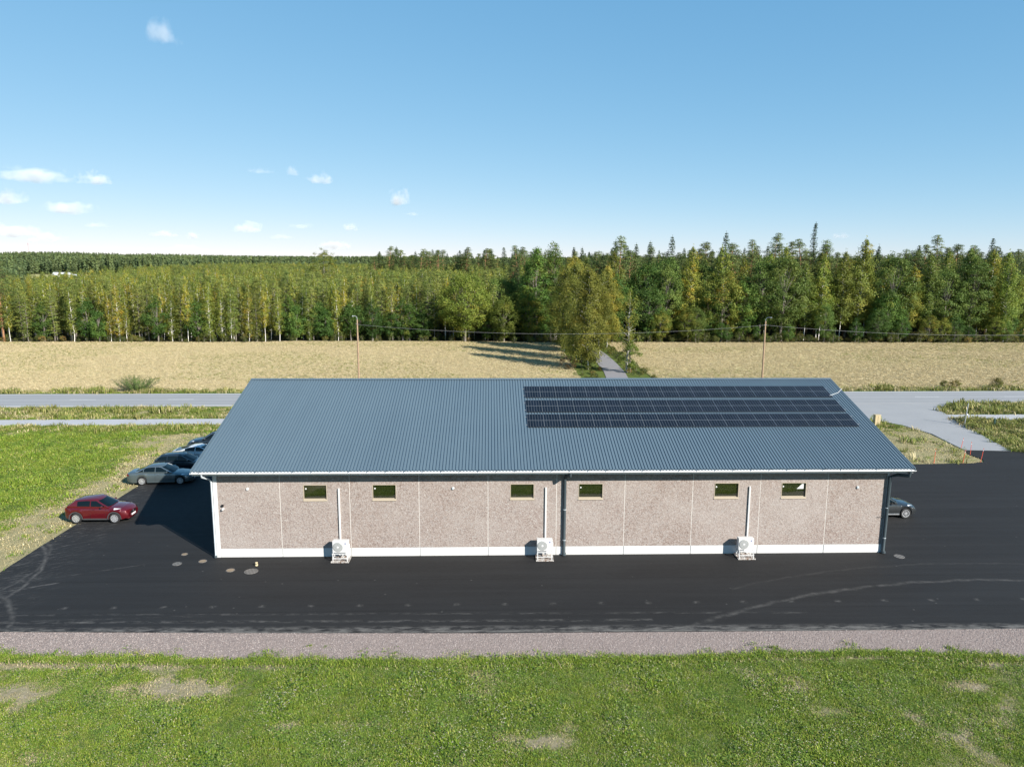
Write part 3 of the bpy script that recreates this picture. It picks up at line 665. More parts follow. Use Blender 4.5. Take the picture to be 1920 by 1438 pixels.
# ------------------------------------------------------------------ heat pumps
M_AC = plain('white_enamel', (.55, .55, .545), .35, var=.03)
a = NT('fan_grille'); p = a.obj(); x, y, z = a.xyz(p)
rr = a.math('SQRT', a.math('ADD', a.math('MULTIPLY', a.math('ADD', x, .14), a.math('ADD', x, .14)), a.math('MULTIPLY', a.math('ADD', z, -.86), a.math('ADD', z, -.86))))
c = a.mix(a.math('GREATER_THAN', a.math('FRACT', a.math('MULTIPLY', rr, 28)), .45), (.42, .43, .42), (.16, .165, .165)); a.bsdf(c, .5); M_GRILLE = a.m
a = NT('stained_tray'); p = a.obj(); a.bsdf(a.mix(a.ramp(a.noise(p, 9, 4), [(.4, 0), (.6, 1)]), (.5, .49, .47), (.16, .10, .07)), .5); M_TRAY = a.m
for k, (hx, lb) in enumerate(((-8.79, 'white heat pump unit on a stand, leftmost of three along the wall'), (3.2, 'white heat pump unit on a stand beside the dark middle downpipe'), (15.2, 'white heat pump unit on a stand, rightmost of three along the wall'))):
    e = empty('heat_pump', (hx, 41.62, .03), 0, lb, 'heat pump', 'heat pumps along the front wall')
    hw = .46
    cs = MB().box(-hw, hw, -.17, .2, .52, 1.22).build('casing', M_AC, e, bevel=.02)
    ring = MB().lathe([(.0, -.2), (.12, -.205), (.27, -.195), (.3, -.172)], 28, 'Y', (-.14, 0, .86)).build('fan_grille', M_GRILLE, cs, smooth=30)
    hub = MB().lathe([(.0, -.215), (.06, -.21), (.065, -.2)], 14, 'Y', (-.14, 0, .86)).build('fan_hub', M_AC, cs, smooth=30)
    MB().box(.26, .33, -.176, -.169, 1.04, 1.1).build('badge', plain('badge_blue', (.05, .07, .25), .4) if k == 0 else bpy.data.materials['badge_blue'], cs)
    MB().box(hw, hw+.05, -.02, .16, .6, .95).build('valve_cover', M_AC, cs, bevel=.01)
    for sx in (-.42, .42):
        for sy in (-.3, .22):
            MB().box(sx-.022, sx+.022, sy-.022, sy+.022, .03, .48).build('leg', M_AC, e)
    for sy in (-.3, .22): MB().box(-.46, .46, sy-.024, sy+.024, .48, .52).build('cross_bar', M_AC, e)
    for sx in (-.42, .42):
        MB().box(sx-.02, sx+.02, -.278, .198, .485, .515).build('side_bar', M_AC, e)
        MB().tube([(sx, -.28, .06), (sx, .2, .46)], .014, 6).build('brace', M_AC, e)
    MB().box(-.46, .46, -.325, -.301, .2, .24).build('cross_bar', M_AC, e)
    tr = MB().box(-.5, .5, -.42, .45, 0.0, .03)
    tr.box(-.5, .5, -.44, -.42, 0, .07); tr.box(-.5, .5, .45, .47, 0, .07); tr.box(-.52, -.5, -.44, .47, 0, .07); tr.box(.5, .52, -.44, .47, 0, .07)
    tr.build('drip_tray', M_TRAY, e)
    MB().tube([(-.3, .1, .5), (-.1, .05, .3), (.15, -.1, .25), (.3, -.2, .06)], .014, 6).build('drain_hose', M_AC, e, smooth=60)
    dx_ = (-.11, .08, .27)[k]; MB().box(dx_-.05, dx_+.05, .46, .55, 1.0, 4.22).build('pipe_duct', M_AC, e, bevel=.015)
    MB().tube([(dx_, .5, 1.02), (dx_, .4, .95), (.3, .3, .8), (.44, .1, .72)], .035, 8).build('refrigerant_pipe', M_AC, e, smooth=60)

# ================================================================== VEGETATION
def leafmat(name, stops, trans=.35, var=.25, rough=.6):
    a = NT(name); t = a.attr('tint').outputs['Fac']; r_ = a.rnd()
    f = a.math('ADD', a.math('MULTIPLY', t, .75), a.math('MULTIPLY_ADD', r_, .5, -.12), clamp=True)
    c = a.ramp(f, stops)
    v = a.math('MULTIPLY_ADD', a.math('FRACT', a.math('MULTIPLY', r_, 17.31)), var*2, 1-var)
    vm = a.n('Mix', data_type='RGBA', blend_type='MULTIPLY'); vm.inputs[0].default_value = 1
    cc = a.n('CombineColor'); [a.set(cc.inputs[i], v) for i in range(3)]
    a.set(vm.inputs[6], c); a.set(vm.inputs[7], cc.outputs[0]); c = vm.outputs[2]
    d = a.n('BsdfPrincipled'); a.set(d.inputs['Base Color'], c); d.inputs['Roughness'].default_value = rough; d.inputs['Specular IOR Level'].default_value = .25
    tr = a.n('BsdfTranslucent'); a.set(tr.inputs[0], c)
    mx = a.n('MixShader'); mx.inputs[0].default_value = trans
    a.t.links.new(d.outputs[0], mx.inputs[1]); a.t.links.new(tr.outputs[0], mx.inputs[2]); a.t.links.new(mx.outputs[0], a.out.inputs[0])
    return a.m
L_BIRCH = leafmat('birch_leaf', [(0, (.125, .18, .03)), (.4, (.215, .24, .04)), (.72, (.33, .29, .043)), (1, (.48, .32, .042))])
L_YBIRCH = leafmat('yellowing_birch_leaf', [(0, (.14, .16, .028)), (.4, (.22, .215, .036)), (.75, (.32, .25, .038)), (1, (.44, .27, .034))])
L_ALDER = leafmat('alder_leaf', [(0, (.036, .082, .016)), (.5, (.07, .135, .025)), (.85, (.11, .18, .032)), (1, (.19, .215, .036))])
L_OAK = leafmat('oak_leaf', [(0, (.075, .12, .018)), (.45, (.15, .195, .03)), (.8, (.225, .24, .038)), (1, (.34, .25, .04))])
L_ASPEN = leafmat('aspen_leaf', [(0, (.07, .125, .027)), (.5, (.13, .195, .04)), (1, (.22, .265, .06))])
L_PINE = leafmat('pine_needle', [(0, (.055, .09, .024)), (.5, (.105, .14, .037)), (1, (.165, .185, .05))], trans=.15)
L_YPINE = leafmat('young_pine_needle', [(0, (.10, .145, .032)), (.5, (.165, .2, .045)), (1, (.24, .24, .055))], trans=.2)
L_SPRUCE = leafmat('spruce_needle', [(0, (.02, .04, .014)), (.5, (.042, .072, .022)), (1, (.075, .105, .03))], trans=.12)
L_SHRUB = leafmat('shrub_leaf', [(0, (.06, .09, .02)), (.5, (.12, .14, .03)), (.85, (.2, .17, .04)), (1, (.26, .15, .05))])
L_FAR = leafmat('far_crown', [(0, (.045, .072, .03)), (.4, (.075, .108, .04)), (.8, (.115, .145, .048)), (1, (.18, .19, .06))], trans=.1, var=.3)
def barkmat(name, c1, c2, sc=(3, 3, 1.2), lo=.45, hi=.6):
    a = NT(name); n = a.noise(a.scale(a.obj(), sc), 2.0, 4, .7); a.bsdf(a.mix(a.ramp(n, [(lo, 0), (hi, 1)]), c1, c2), .85, spec=.2); return a.m
B_BIRCH = barkmat('birch_bark', (.78, .75, .70), (.16, .13, .11), (2, 2, 7), .55, .62)
B_PINE = barkmat('pine_bark', (.34, .17, .085), (.16, .10, .07))
B_GREY = barkmat('grey_bark', (.20, .18, .155), (.10, .085, .07))
B_SPRUCE = barkmat('spruce_bark', (.13, .095, .07), (.07, .05, .04))

class Crown:
    def __init__(s, seed): s.rng = np.random.default_rng(seed); s.P = []; s.N = []; s.S = []; s.T = []
    def add(s, P, N, S, T):
        s.P.append(P); s.N.append(N); s.S.append(np.broadcast_to(S, (len(P),))); s.T.append(np.broadcast_to(T, (len(P),)))
    def mesh(s, name, mat, rnd=.9, asp=.62):
        r = s.rng; P = np.concatenate(s.P); N = np.concatenate(s.N); S = np.concatenate(s.S); T = np.concatenate(s.T); n = len(P)
        N = N/(np.linalg.norm(N, axis=1, keepdims=True)+1e-6)+r.normal(size=(n, 3))*rnd*.6
        N /= np.linalg.norm(N, axis=1, keepdims=True)
        A = np.cross(N, r.normal(size=(n, 3))); A /= np.linalg.norm(A, axis=1, keepdims=True); B = np.cross(N, A)
        S = S*r.uniform(.65, 1.25, n)
        k = asp*r.uniform(.7, 1.3, n)
        a_ = A*S[:, None]*.5; b_ = B*(S*k)[:, None]*.5; d_ = N*(S*.12)[:, None]
        V = np.stack([P-a_, P-b_*r.uniform(.5, 1.1, (n, 1))+d_, P+a_, P+b_*r.uniform(.5, 1.1, (n, 1))+d_], 1).reshape(-1, 3)
        me = bpy.data.meshes.new(name)
        me.vertices.add(4*n); me.vertices.foreach_set('co', V.astype(np.float32).ravel())
        me.loops.add(4*n); me.loops.foreach_set('vertex_index', np.arange(4*n, dtype=np.int32))
        me.polygons.add(n); me.polygons.foreach_set('loop_start', np.arange(0, 4*n, 4, dtype=np.int32)); me.polygons.foreach_set('loop_total', np.full(n, 4, np.int32))
        at = me.attributes.new('tint', 'FLOAT', 'FACE'); at.data.foreach_set('value', np.clip(T, 0, 1).astype(np.float32))
        me.materials.append(mat); me.update(); me.validate(); return me

def trunk_pts(rng, H, lean=.03, n=7):
    az = rng.uniform(0, 6.28); p = np.zeros(3); out = [p.copy()]
    for i in range(1, n):
        t = i/(n-1); d = lean*H*t*t
        out.append(np.array([math.cos(az)*d+rng.normal()*.012*H*.5, math.sin(az)*d+rng.normal()*.012*H*.5, H*t]))
    return out
def tr_at(tp, z):
    zs = [q[2] for q in tp]; return np.array([np.interp(z, zs, [q[0] for q in tp]), np.interp(z, zs, [q[1] for q in tp]), z])

def g_birch(seed, H, Rc, z0, leaf, bark=B_BIRCH, dens=1.0, size=.3, trad=None, droop=.5, yel=.35, bare=0.0, pw=.5):
    c = Crown(seed); r = c.rng; tp = trunk_pts(r, H*.97, .03)
    tb = MB(); rad = trad or .0062*H; tb.tube(tp, [max(.02, rad*(1-.92*i/(len(tp)-1))) for i in range(len(tp))], 6)
    nb = int(H*5.2); up = np.array([0, 0, 1.0])
    for i in range(nb):
        t = (i+r.uniform())/nb; z = z0+(H-z0)*t
        prof = (1-t)**pw*min(1, t*3.2+.45); L = max(.35, Rc*prof*r.uniform(.55, 1.2)); az = i*2.399+r.uniform(-.5, .5)
        h_ = np.array([math.cos(az), math.sin(az), 0]); base = tr_at(tp, z*.97)
        rise = r.uniform(.35, .75)
        if L > .8: tb.tube([base, base+h_*L*.5+up*L*.5*rise], [.018+.012*L, .012], 4, cap=False)
        if r.uniform() < bare: continue
        n = max(8, int(L*36*dens)); s = r.uniform(.15, 1.05, n)
        P = base+h_*(L*s)[:, None]+up*(L*(rise*s-droop*s*s*.8))[:, None]+r.normal(size=(n, 3))*np.array([.26, .26, .3])*(.5+.25*L)
        N = h_*.9+up*.55+(P-base)*.15
        c.add(P, N*np.ones((n, 1)), size*.88, np.clip(yel+r.normal()*.22+r.normal(size=n)*.16, 0, 1))
    n = int(30*dens); P = tr_at(tp, H*.96)+r.normal(size=(n, 3))*np.array([.18, .18, .5]); c.add(P, r.normal(size=(n, 3))+up, size*.9, .4)
    return tb.mesh('trunk', bark, 60), c.mesh('crown', leaf)
def g_broad(seed, H, Rc, z0, leaf, bark=B_GREY, ncl=70, per=46, size=.36, flat=1.0, top=.5, cl=.9, tint=.45):
    c = Crown(seed); r = c.rng; tp = trunk_pts(r, H*.85, .03, 6); tb = MB()
    tb.tube(tp, [max(.03, .018*H*(1-.9*i/5)) for i in range(6)], 6); up = np.array([0, 0, 1.0])
    for i in range(ncl):
        d = r.normal(size=3); d /= np.linalg.norm(d)
        u = r.uniform(.45, 1.0)**.55
        zc = (z0+H)/2+d[2]*u*(H-z0)/2*.95
        tt = (zc-z0)/(H-z0)
        wid = Rc*(np.clip(1.12-abs(tt-(1-top))**1.6*1.5, .55 if tt < .5 else .25, 1.05))
        cen = np.array([d[0]*u*wid, d[1]*u*wid, zc])+np.append(tr_at(tp, zc*.8)[:2], 0)
        rc = cl*r.uniform(.6, 1.35)
        if i % 3 == 0: tb.tube([tr_at(tp, max(.3*H, zc*.6)), cen], [.05, .015], 4, cap=False)
        n = int(per*1.6*r.uniform(.6, 1.3)); q = r.normal(size=(n, 3)); q /= np.linalg.norm(q, axis=1, keepdims=True)
        q[:, 2] = np.where(q[:, 2] < -.55, -q[:, 2]*.5, q[:, 2])
        P = cen+q*rc*np.array([1, 1, 1.0*flat])*r.uniform(.35, 1.05, (n, 1))
        out = cen-np.array([0, 0, (z0+H)/2]); out /= np.linalg.norm(out)+1e-6
        c.add(P, q+out*.5+up*.25, size*.8, np.clip(tint+r.normal()*.2+r.normal(size=n)*.14, 0, 1))
    return tb.mesh('trunk', bark, 60), c.mesh('crown', leaf, .8)
def g_pine(seed, H, Rc, z0, leaf=None, bark=B_PINE, ncl=46, per=60, size=.36):
    c = Crown(seed); r = c.rng; tp = trunk_pts(r, H*.97, .025); tb = MB(); up = np.array([0, 0, 1.0])
    tb.tube(tp, [max(.03, .0125*H*(1-.85*i/6)) for i in range(7)], 6)
    for i in range(ncl):
        t = (i+r.uniform())/ncl; z = z0+(H-z0)*t; prof = (1-t**2.2)**.8*(.45+.55*min(1, t*2.5)); az = i*2.399+r.uniform(-.4, .4)
        L = Rc*prof*r.uniform(.35, 1.1); h_ = np.array([math.cos(az), math.sin(az), 0]); b = tr_at(tp, z*.97); cen = b+h_*L+up*(.25*L)
        if L > .5: tb.tube([b, cen], [.05, .02], 4, cap=False)
        rc = r.uniform(.6, 1.1)*(.58+.16*Rc); n = int(per*1.5*r.uniform(.6, 1.3))
        q = r.normal(size=(n, 3)); q /= np.linalg.norm(q, axis=1, keepdims=True); q[:, 2] = np.abs(q[:, 2])*.8-.2
        P = cen+q*rc*np.array([1.15, 1.15, .85])*r.uniform(.4, 1.05, (n, 1))
        c.add(P, q+h_*.35+up*.4, size*.85, np.clip(.45+r.normal()*.2+r.normal(size=n)*.14, 0, 1))
    return tb.mesh('trunk', bark, 60), c.mesh('crown', leaf or L_PINE, .9, .4)
def g_spruce(seed, H, Rc, z0, leaf=None, size=.34, dens=1.0):
    c = Crown(seed); r = c.rng; tp = trunk_pts(r, H, .01); tb = MB(); up = np.array([0, 0, 1.0])
    tb.tube(tp, [max(.02, .012*H*(1-.95*i/6)) for i in range(7)], 6)
    z = z0; az0 = 0
    while z < H-.15:
        t = (z-z0)/(H-z0); Lm = Rc*((1-t)**.72)*(.75+.25*min(1, t*6))+.25; nb = 7 if t < .7 else 5; az0 += .9
        for k in range(nb):
            L = Lm*r.uniform(.65, 1.15); az = az0+k*6.283/nb+r.uniform(-.3, .3); h_ = np.array([math.cos(az), math.sin(az), 0]); b = tr_at(tp, z)
            n = max(7, int(L*15*dens)); s = r.uniform(.15, 1, n); side = np.array([-h_[1], h_[0], 0])
            P = b+h_*(L*s)[:, None]+up*(-.32*L*s+.2*L*s*s)[:, None]+side*(r.normal(size=n)*.2*(1.1-s)*L)[:, None]+r.normal(size=(n, 3))*.07
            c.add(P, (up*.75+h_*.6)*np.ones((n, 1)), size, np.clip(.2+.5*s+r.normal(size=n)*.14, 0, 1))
        z += r.uniform(.42, .62)*(1-.35*t)
    n = 14; c.add(tr_at(tp, H-.2)+r.normal(size=(n, 3))*np.array([.06, .06, .28]), r.normal(size=(n, 3))+up, size*.6, .5)
    return tb.mesh('trunk', B_SPRUCE, 60), c.mesh('crown', leaf or L_SPRUCE, .7, .5)

KIT = {}
KIT['birch'] = [g_birch(100+i, H, Rc, H*z, L_BIRCH, yel=y_) for i, (H, Rc, z, y_) in enumerate(((12.4, 1.9, .1, .35), (11.6, 1.7, .16, .5), (13.2, 1.9, .07, .25), (12.0, 1.55, .28, .7), (12.8, 1.75, .12, .15), (11.0, 1.85, .05, .4)))]
KIT['ypine'] = [g_pine(140+i, H, Rc, H*z*.5, L_YPINE, B_GREY, ncl=44, per=48, size=.32) for i, (H, Rc, z) in enumerate(((12.6, 1.6, .22), (11.8, 1.5, .3), (13.0, 1.7, .16), (12.1, 1.45, .12)))]
KIT['alder'] = [g_broad(180+i, H, Rc, .5, L_ALDER, ncl=66, per=44, top=.62, cl=.85) for i, (H, Rc) in enumerate(((9.0, 2.3), (8.2, 2.1), (9.6, 2.5), (7.2, 2.2)))]
KIT['mixed'] = [g_broad(220+i, H, Rc, .8, m_, ncl=140, per=54, top=.55, cl=1.15, size=.4) for i, (H, Rc, m_) in enumerate(((14.5, 4.2, L_OAK), (13, 4.0, L_ALDER), (16.5, 4.1, L_ASPEN), (12, 4.0, L_OAK), (15.5, 3.9, L_ALDER)))]
KIT['tallbirch'] = [g_birch(260+i, H, Rc, H*z, lf, dens=1.25, size=.36, yel=y_) for i, (H, Rc, z, lf, y_) in enumerate(((17.5, 3.8, .12, L_BIRCH, .2), (19, 3.7, .18, L_BIRCH, .05), (16.5, 3.8, .1, L_YBIRCH, .15), (18, 3.4, .2, L_BIRCH, .35)))]
KIT['pine'] = [g_pine(300+i, H, Rc, H*z) for i, (H, Rc, z) in enumerate(((22, 2.9, .42), (20.5, 2.8, .5), (23, 2.7, .4), (19.5, 3.1, .45), (21.5, 2.5, .38)))]
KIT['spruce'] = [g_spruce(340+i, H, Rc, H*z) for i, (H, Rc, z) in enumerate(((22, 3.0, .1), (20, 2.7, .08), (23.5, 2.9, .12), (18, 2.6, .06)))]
KIT['shrub'] = [g_broad(380+i, H, Rc, 0, L_SHRUB, ncl=26, per=34, size=.26, cl=.6, tint=t_) for i, (H, Rc, t_) in enumerate(((3.2, 1.5, .3), (2.4, 1.3, .6), (4.2, 1.5, .2)))]
WORDS = dict(birch='slender young birch', ypine='olive young pine', alder='dark bushy broadleaf tree', mixed='full crowned broadleaf tree', tallbirch='tall drooping birch', pine='tall pine', spruce='dark pointed spruce', shrub='low olive shrub')
trng = np.random.default_rng(77)
TREES = []
def tree(kind, k, X, Y, s, label, group, sz=None, name=None, rz=None):
    t, c = KIT[kind][k % len(KIT[kind])] if isinstance(kind, str) else kind
    nm = name or {'birch': 'birch_tree', 'ypine': 'pine_tree', 'alder': 'broadleaf_tree', 'mixed': 'broadleaf_tree', 'tallbirch': 'birch_tree', 'pine': 'pine_tree', 'spruce': 'spruce_tree', 'shrub': 'shrub'}[kind]
    e = empty(nm, (X, Y, float(far_h(X, Y))-.05), trng.uniform(0, 6.28) if rz is None else rz, label, 'shrub' if nm in ('shrub', 'bush') else 'tree', group)
    e.scale = (s*trng.uniform(.9, 1.1), s*trng.uniform(.9, 1.1), sz or s)
    meshobj('trunk', t, e); meshobj('crown', c, e); TREES.append((X, Y)); return e
def choose(kinds, w): return kinds[int(trng.choice(len(kinds), p=np.array(w)/sum(w)))]
def Xat(px_, Y): return float(AtY(px_, 600, Y)[0])
def pxof(X, Y): return 960+CF*(X/Y-math.tan(CY))
RANKED = []
def forest_row(xa, xb, step, ya, yb, kinds, w, s0, s1, where, group, ok=None):
    X = xa
    while X < xb:
        Y = trng.uniform(ya, yb); x_ = X+trng.uniform(-.35, .35)*step
        if ok is None or ok(x_, Y):
            k = choose(kinds, w(x_, Y) if callable(w) else w)
            e_ = tree(k, int(trng.integers(0, 99)), x_, Y, trng.uniform(s0, s1), WORDS[k]+' '+where, group); RANKED.append((e_, k, group.split(', ')[-1] if ', ' in group else 'front rank', x_, Y))
        X += step*trng.uniform(.75, 1.25)
nolane = lambda x_, y_: abs(x_-19.3) > 4.2
# young wood left of the lane
forest_row(-108, -44, 2.15, 158.8, 161, ['birch', 'ypine', 'alder', 'shrub'], [7, 2.2, 1.2, .8], .82, 1.04, 'in the front rank of the young wood at left', 'young wood, front rank')
forest_row(-44, -14, 2.2, 161, 163.2, ['alder', 'birch'], [8, 1.2], .85, 1.08, 'before the young wood left of the round oak', 'bushy trees before the young wood')
forest_row(-14, 2, 3.2, 162, 164, ['birch', 'alder'], [5, 2], .8, 1.0, 'between the round oak and the dark aspens', 'trees beside the round oak')
forest_row(-110, 3, 2.1, 162.5, 166, ['birch', 'ypine'], [6, 3], .92, 1.08, 'standing behind the front rank of the young wood', 'young wood, second rank')
forest_row(-112, 4, 2.4, 167, 172, ['birch', 'ypine'], [5, 4], .95, 1.12, 'deeper in the young wood at left', 'young wood, third rank')
# older mixed wood right of the lane
forest_row(24, 118, 4.0, 158.6, 160.5, ['mixed', 'alder', 'shrub'], [3, 4, 2], .38, .62, 'at the foot of the older wood at right', 'older wood, front rank', nolane)
forest_row(23, 120, 4.6, 161.5, 165.5, ['mixed', 'tallbirch', 'alder'], [5, 3, .6], .85, 1.22, 'in the second rank of the older wood', 'older wood, second rank', nolane)
forest_row(22, 124, 4.4, 168, 175, ['tallbirch', 'pine', 'mixed', 'spruce'], [6, 2.5, 4, 1], .95, 1.2, 'in the third rank of the older wood', 'older wood, third rank', nolane)
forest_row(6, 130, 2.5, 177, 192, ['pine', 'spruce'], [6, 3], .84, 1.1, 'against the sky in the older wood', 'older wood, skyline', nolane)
forest_row(2.5, 15.5, 2.7, 161.0, 165, ['alder', 'mixed'], [4, 2], .7, 1.0, 'x', 'trees by the tall aspen pair, front rank')
forest_row(3, 15, 2.9, 168, 172, ['mixed', 'tallbirch'], [4, 2], .8, 1.05, 'x', 'trees by the tall aspen pair, second rank')
# clump of old conifers rising behind the young wood
for k in range(60):
    Y = trng.uniform(330, 372); kd = choose(['pine', 'spruce'], [4, 4]); X_ = Xat(trng.uniform(705, 948), Y); e_ = tree(kd, k, X_, Y, trng.uniform(.9, 1.06), 'old conifer', 'old conifers behind the young wood'); e_.scale = (e_.scale[0]*1.3, e_.scale[1]*1.3, e_.scale[2]); RANKED.append((e_, kd, 'far clump', X_, Y))
# single trees that stand out
oak = g_broad(501, 15.2, 5.1, 1.2, L_OAK, ncl=260, per=64, size=.36, top=.5, cl=1.15, tint=.12)
tree(oak, 0, Xat(872, 160), 159.8, 1.0, 'big round oak with yellow green crown at the field edge', None, name='oak_tree')
tree('mixed', 3, Xat(945, 159), 159.5, .82, 'low spreading tree right of the big round oak', None)
tree('alder', 1, Xat(915, 160), 160.5, .8, 'small dark tree touching the right side of the round oak', None)
asp1 = g_broad(503, 20.6, 3.0, 1.0, L_ALDER, ncl=150, per=56, size=.4, top=.55, cl=1.05, tint=.5); asp2 = g_broad(504, 21.5, 3.1, 1.0, L_ALDER, ncl=150, per=56, size=.4, top=.55, cl=1.05, tint=.6)
tree(asp1, 0, Xat(1003, 163), 163, 1.0, 'tall dark green aspen, left of the pair beside the birch lane', None, name='aspen_tree')
tree(asp2, 0, Xat(1042, 165), 165, 1.0, 'tall dark green aspen, right of the pair beside the birch lane', None, name='aspen_tree')
asp3 = g_broad(505, 19.8, 4.1, 1.0, L_ASPEN, ncl=180, per=60, size=.36, top=.42, cl=1.0, tint=.6)
tree(asp3, 0, Xat(1815, 164), 163.5, 1.0, 'big pale green aspen towards the right edge of the wood', None, name='aspen_tree')
tree(g_pine(506, 19.5, 3.2, 3.0, L_PINE, ncl=84), 0, Xat(4, 159), 159, 1.0, 'tall brownish pine cut by the left edge of the picture', None, name='pine_tree')
tree(g_broad(507, 21.4, 4.3, 8, L_OAK, ncl=90, per=50, top=.4, tint=.6), 0, Xat(611, 255), 255, 1.0, 'round topped broadleaf tree rising above the young wood', None, name='broadleaf_tree')
tree(g_spruce(508, 27.2, 1.9, 3), 0, Xat(1517, 190), 190, 1.0, 'lone thin spruce standing highest above the older wood', None, name='spruce_tree')
tree(KIT['tallbirch'][1], 0, Xat(1885, 161), 161, 1.05, 'tall thin birch with long pale trunk near the right edge', None, name='birch_tree')
# the birches along the lane
LB = [(1058, 660, 16.6, 4.6, .1, 'yellowing birch leaning over the lane, leftmost of the roadside birches', .25), (1103, 692, 16.4, 4.1, .1, 'yellowing birch with thin white trunk nearest the lane mouth', .2), (1080, 676, 17.2, 4.5, .07, 'yellow green birch between the leaning birch and the lane mouth', .3),
      (1124, 664, 15.5, 3.6, .22, 'birch with thick white trunk right where the lane bends away', .35), (1138, 652, 16.5, 3.5, .12, 'golden birch beyond the thick white trunk on the lane', .6), (1076, 650, 18.5, 4.4, .1, 'tallest yellow birch behind the roadside group', .3)]
for i, (px_, py_, H, Rc, z, lb, yl) in enumerate(LB):
    g = G(px_, py_); tree(g_birch(520+i, H, Rc, H*z, L_YBIRCH, dens=3.0, size=.28, yel=yl-.17, trad=.13, droop=.95, pw=.3), 0, g[0], g[1], 1.0, lb, 'roadside birches', name='birch_tree')
g = G(1175, 698); tree(g_birch(530, 13.2, 2.9, 3.2, L_OAK, barkmat('pale_bark', (.5, .48, .44), (.3, .28, .25)), dens=1.2, size=.27, yel=.5, trad=.2, droop=.1, bare=.3), 0, g[0], g[1], 1.0, 'thinly leaved grey tree with bare boughs right of the lane', None, name='broadleaf_tree')
tree(g_broad(531, 5.2, 1.7, .3, L_OAK, ncl=46, per=44, size=.24, top=.6, cl=.6, tint=.35), 0, g[0]+.4, g[1]-.6, 1.0, 'leafy green bush at the foot of the thinly leaved tree', None, name='bush')
g = G(1095, 690); tree(g_broad(532, 3.6, 1.5, 0, L_OAK, ncl=36, per=40, size=.22, cl=.55, tint=.3), 0, g[0]-.3, g[1]+.8, 1.0, 'leafy green bush at the foot of the lane mouth birch', None, name='bush')
g = G(1075, 690); tree(g_broad(533, 2.0, 1.7, 0, leafmat('rust_leaf', [(0, (.10, .08, .03)), (1, (.22, .13, .06))]), ncl=30, per=34, size=.2, cl=.5), 0, g[0]-1, g[1]-1, 1.0, 'brown withered bush left of the lane mouth', None, name='bush')
# willow bush beside the road
g = G(245, 737)
c = Crown(540); r = c.rng; tb = MB()
for i in range(150):
    az = r.uniform(0, 6.28); sp = r.uniform(0, 1)**.6; h_ = np.array([math.cos(az), math.sin(az), 0]); L = r.uniform(1.4, 2.5)*(1-.3*sp); base = h_*r.uniform(0, .9); base[0] *= 1.5
    tip = base+h_*sp*1.6*np.array([1.35, 1, 1])+np.array([0, 0, L]); tb.tube([base, tip], [.012, .005], 3, cap=False)
    n = 42; s = r.uniform(.15, 1.02, n); P = base+(tip-base)*s[:, None]+r.normal(size=(n, 3))*.07; c.add(P, (h_+np.array([0, 0, .5]))*np.ones((n, 1)), .15, np.clip(.35+r.normal(size=n)*.2, 0, 1))
e = empty('bush', (g[0], 99.0, 0), 0, 'grey green willow bush at the field edge beyond the road', 'bush'); meshobj('stem', tb.mesh('stem', B_GREY), e); meshobj('foliage', c.mesh('foliage', L_ASPEN, .6, .35), e)
for (px_, py_, s_, lb) in ((1790, 728, .5, 'small rusty shrub tuft in the grass beyond the road, leftmost at right'), (1868, 727, .62, 'small dark shrub beyond the road near the right edge'), (1770, 727, .45, 'low olive shrub beyond the road behind the access road')):
    g = G(px_, py_); tree('shrub', 1, g[0], g[1], s_, lb, None, name='bush')

# each tree of a rank is told apart by what it stands behind and its order there
ZONES = [(140, 'by the left picture edge'), (350, 'behind the roadside willow bush'), (560, 'above the left roof corner'), (760, 'behind the left lamp pole'), (960, 'around the big round oak'), (1060, 'by the tall aspen pair'),
         (1240, 'behind the birch lane'), (1400, 'left of the right lamp pole'), (1560, 'behind the right lamp pole'), (1740, 'right of the roof end'), (9999, 'near the right picture edge')]
ORD = 'first second third fourth fifth sixth seventh eighth ninth tenth eleventh twelfth thirteenth fourteenth fifteenth sixteenth seventeenth eighteenth nineteenth twentieth twenty-first twenty-second twenty-third twenty-fourth twenty-fifth twenty-sixth twenty-seventh twenty-eighth twenty-ninth thirtieth thirty-first thirty-second thirty-third thirty-fourth thirty-fifth'.split()
BYZ = {}
for (e_, k, rank, x_, y_) in RANKED:
    z_ = next(n_ for lim_, n_ in ZONES if pxof(x_, y_) < lim_); BYZ.setdefault((k, rank, z_), []).append((pxof(x_, y_), e_))
for (k, rank, z_), lst in BYZ.items():
    lst.sort(key=lambda q: q[0])
    for i, (_, e_) in enumerate(lst):
        e_['label'] = WORDS[k]+', '+rank+', '+z_+('' if len(lst) == 1 else ', '+(ORD[i] if i < 35 else 'number %d' % (i+1))+' from left')

# --- the rest of the wood, one mass
def joined(kind):
    out = []
    for i, (t, c) in enumerate(KIT[kind]):
        bm = bmesh.new(); bm.from_mesh(t); n0 = len(bm.faces); bm.from_mesh(c)
        lay = bm.faces.layers.float.get('tint')
        bm.faces.ensure_lookup_table()
        for f in bm.faces[n0:]: f.material_index = 1
        me = bpy.data.meshes.new('wood_'+kind); bm.to_mesh(me); bm.free()
        me.materials.append(t.materials[0]); me.materials.append(c.materials[0]); out.append(proto('%s_%02d' % (kind, i), me))
    return out
def mass(name, pts, scl, kindidx, label, kinds):
    pro = []; off = {}
    for q, k in enumerate(kinds):
        j = joined(k)
        for o_ in j: o_.name = '%d_%s' % (q, o_.name)
        off[k] = (len(pro), len(j)); pro += j
    pick = [off[kinds[i]][0]+int(trng.integers(0, off[kinds[i]][1])) for i in kindidx]
    return scatter(name, pts, trng.uniform(0, 6.28, len(pts)), scl, pick, pro, label, 'forest')
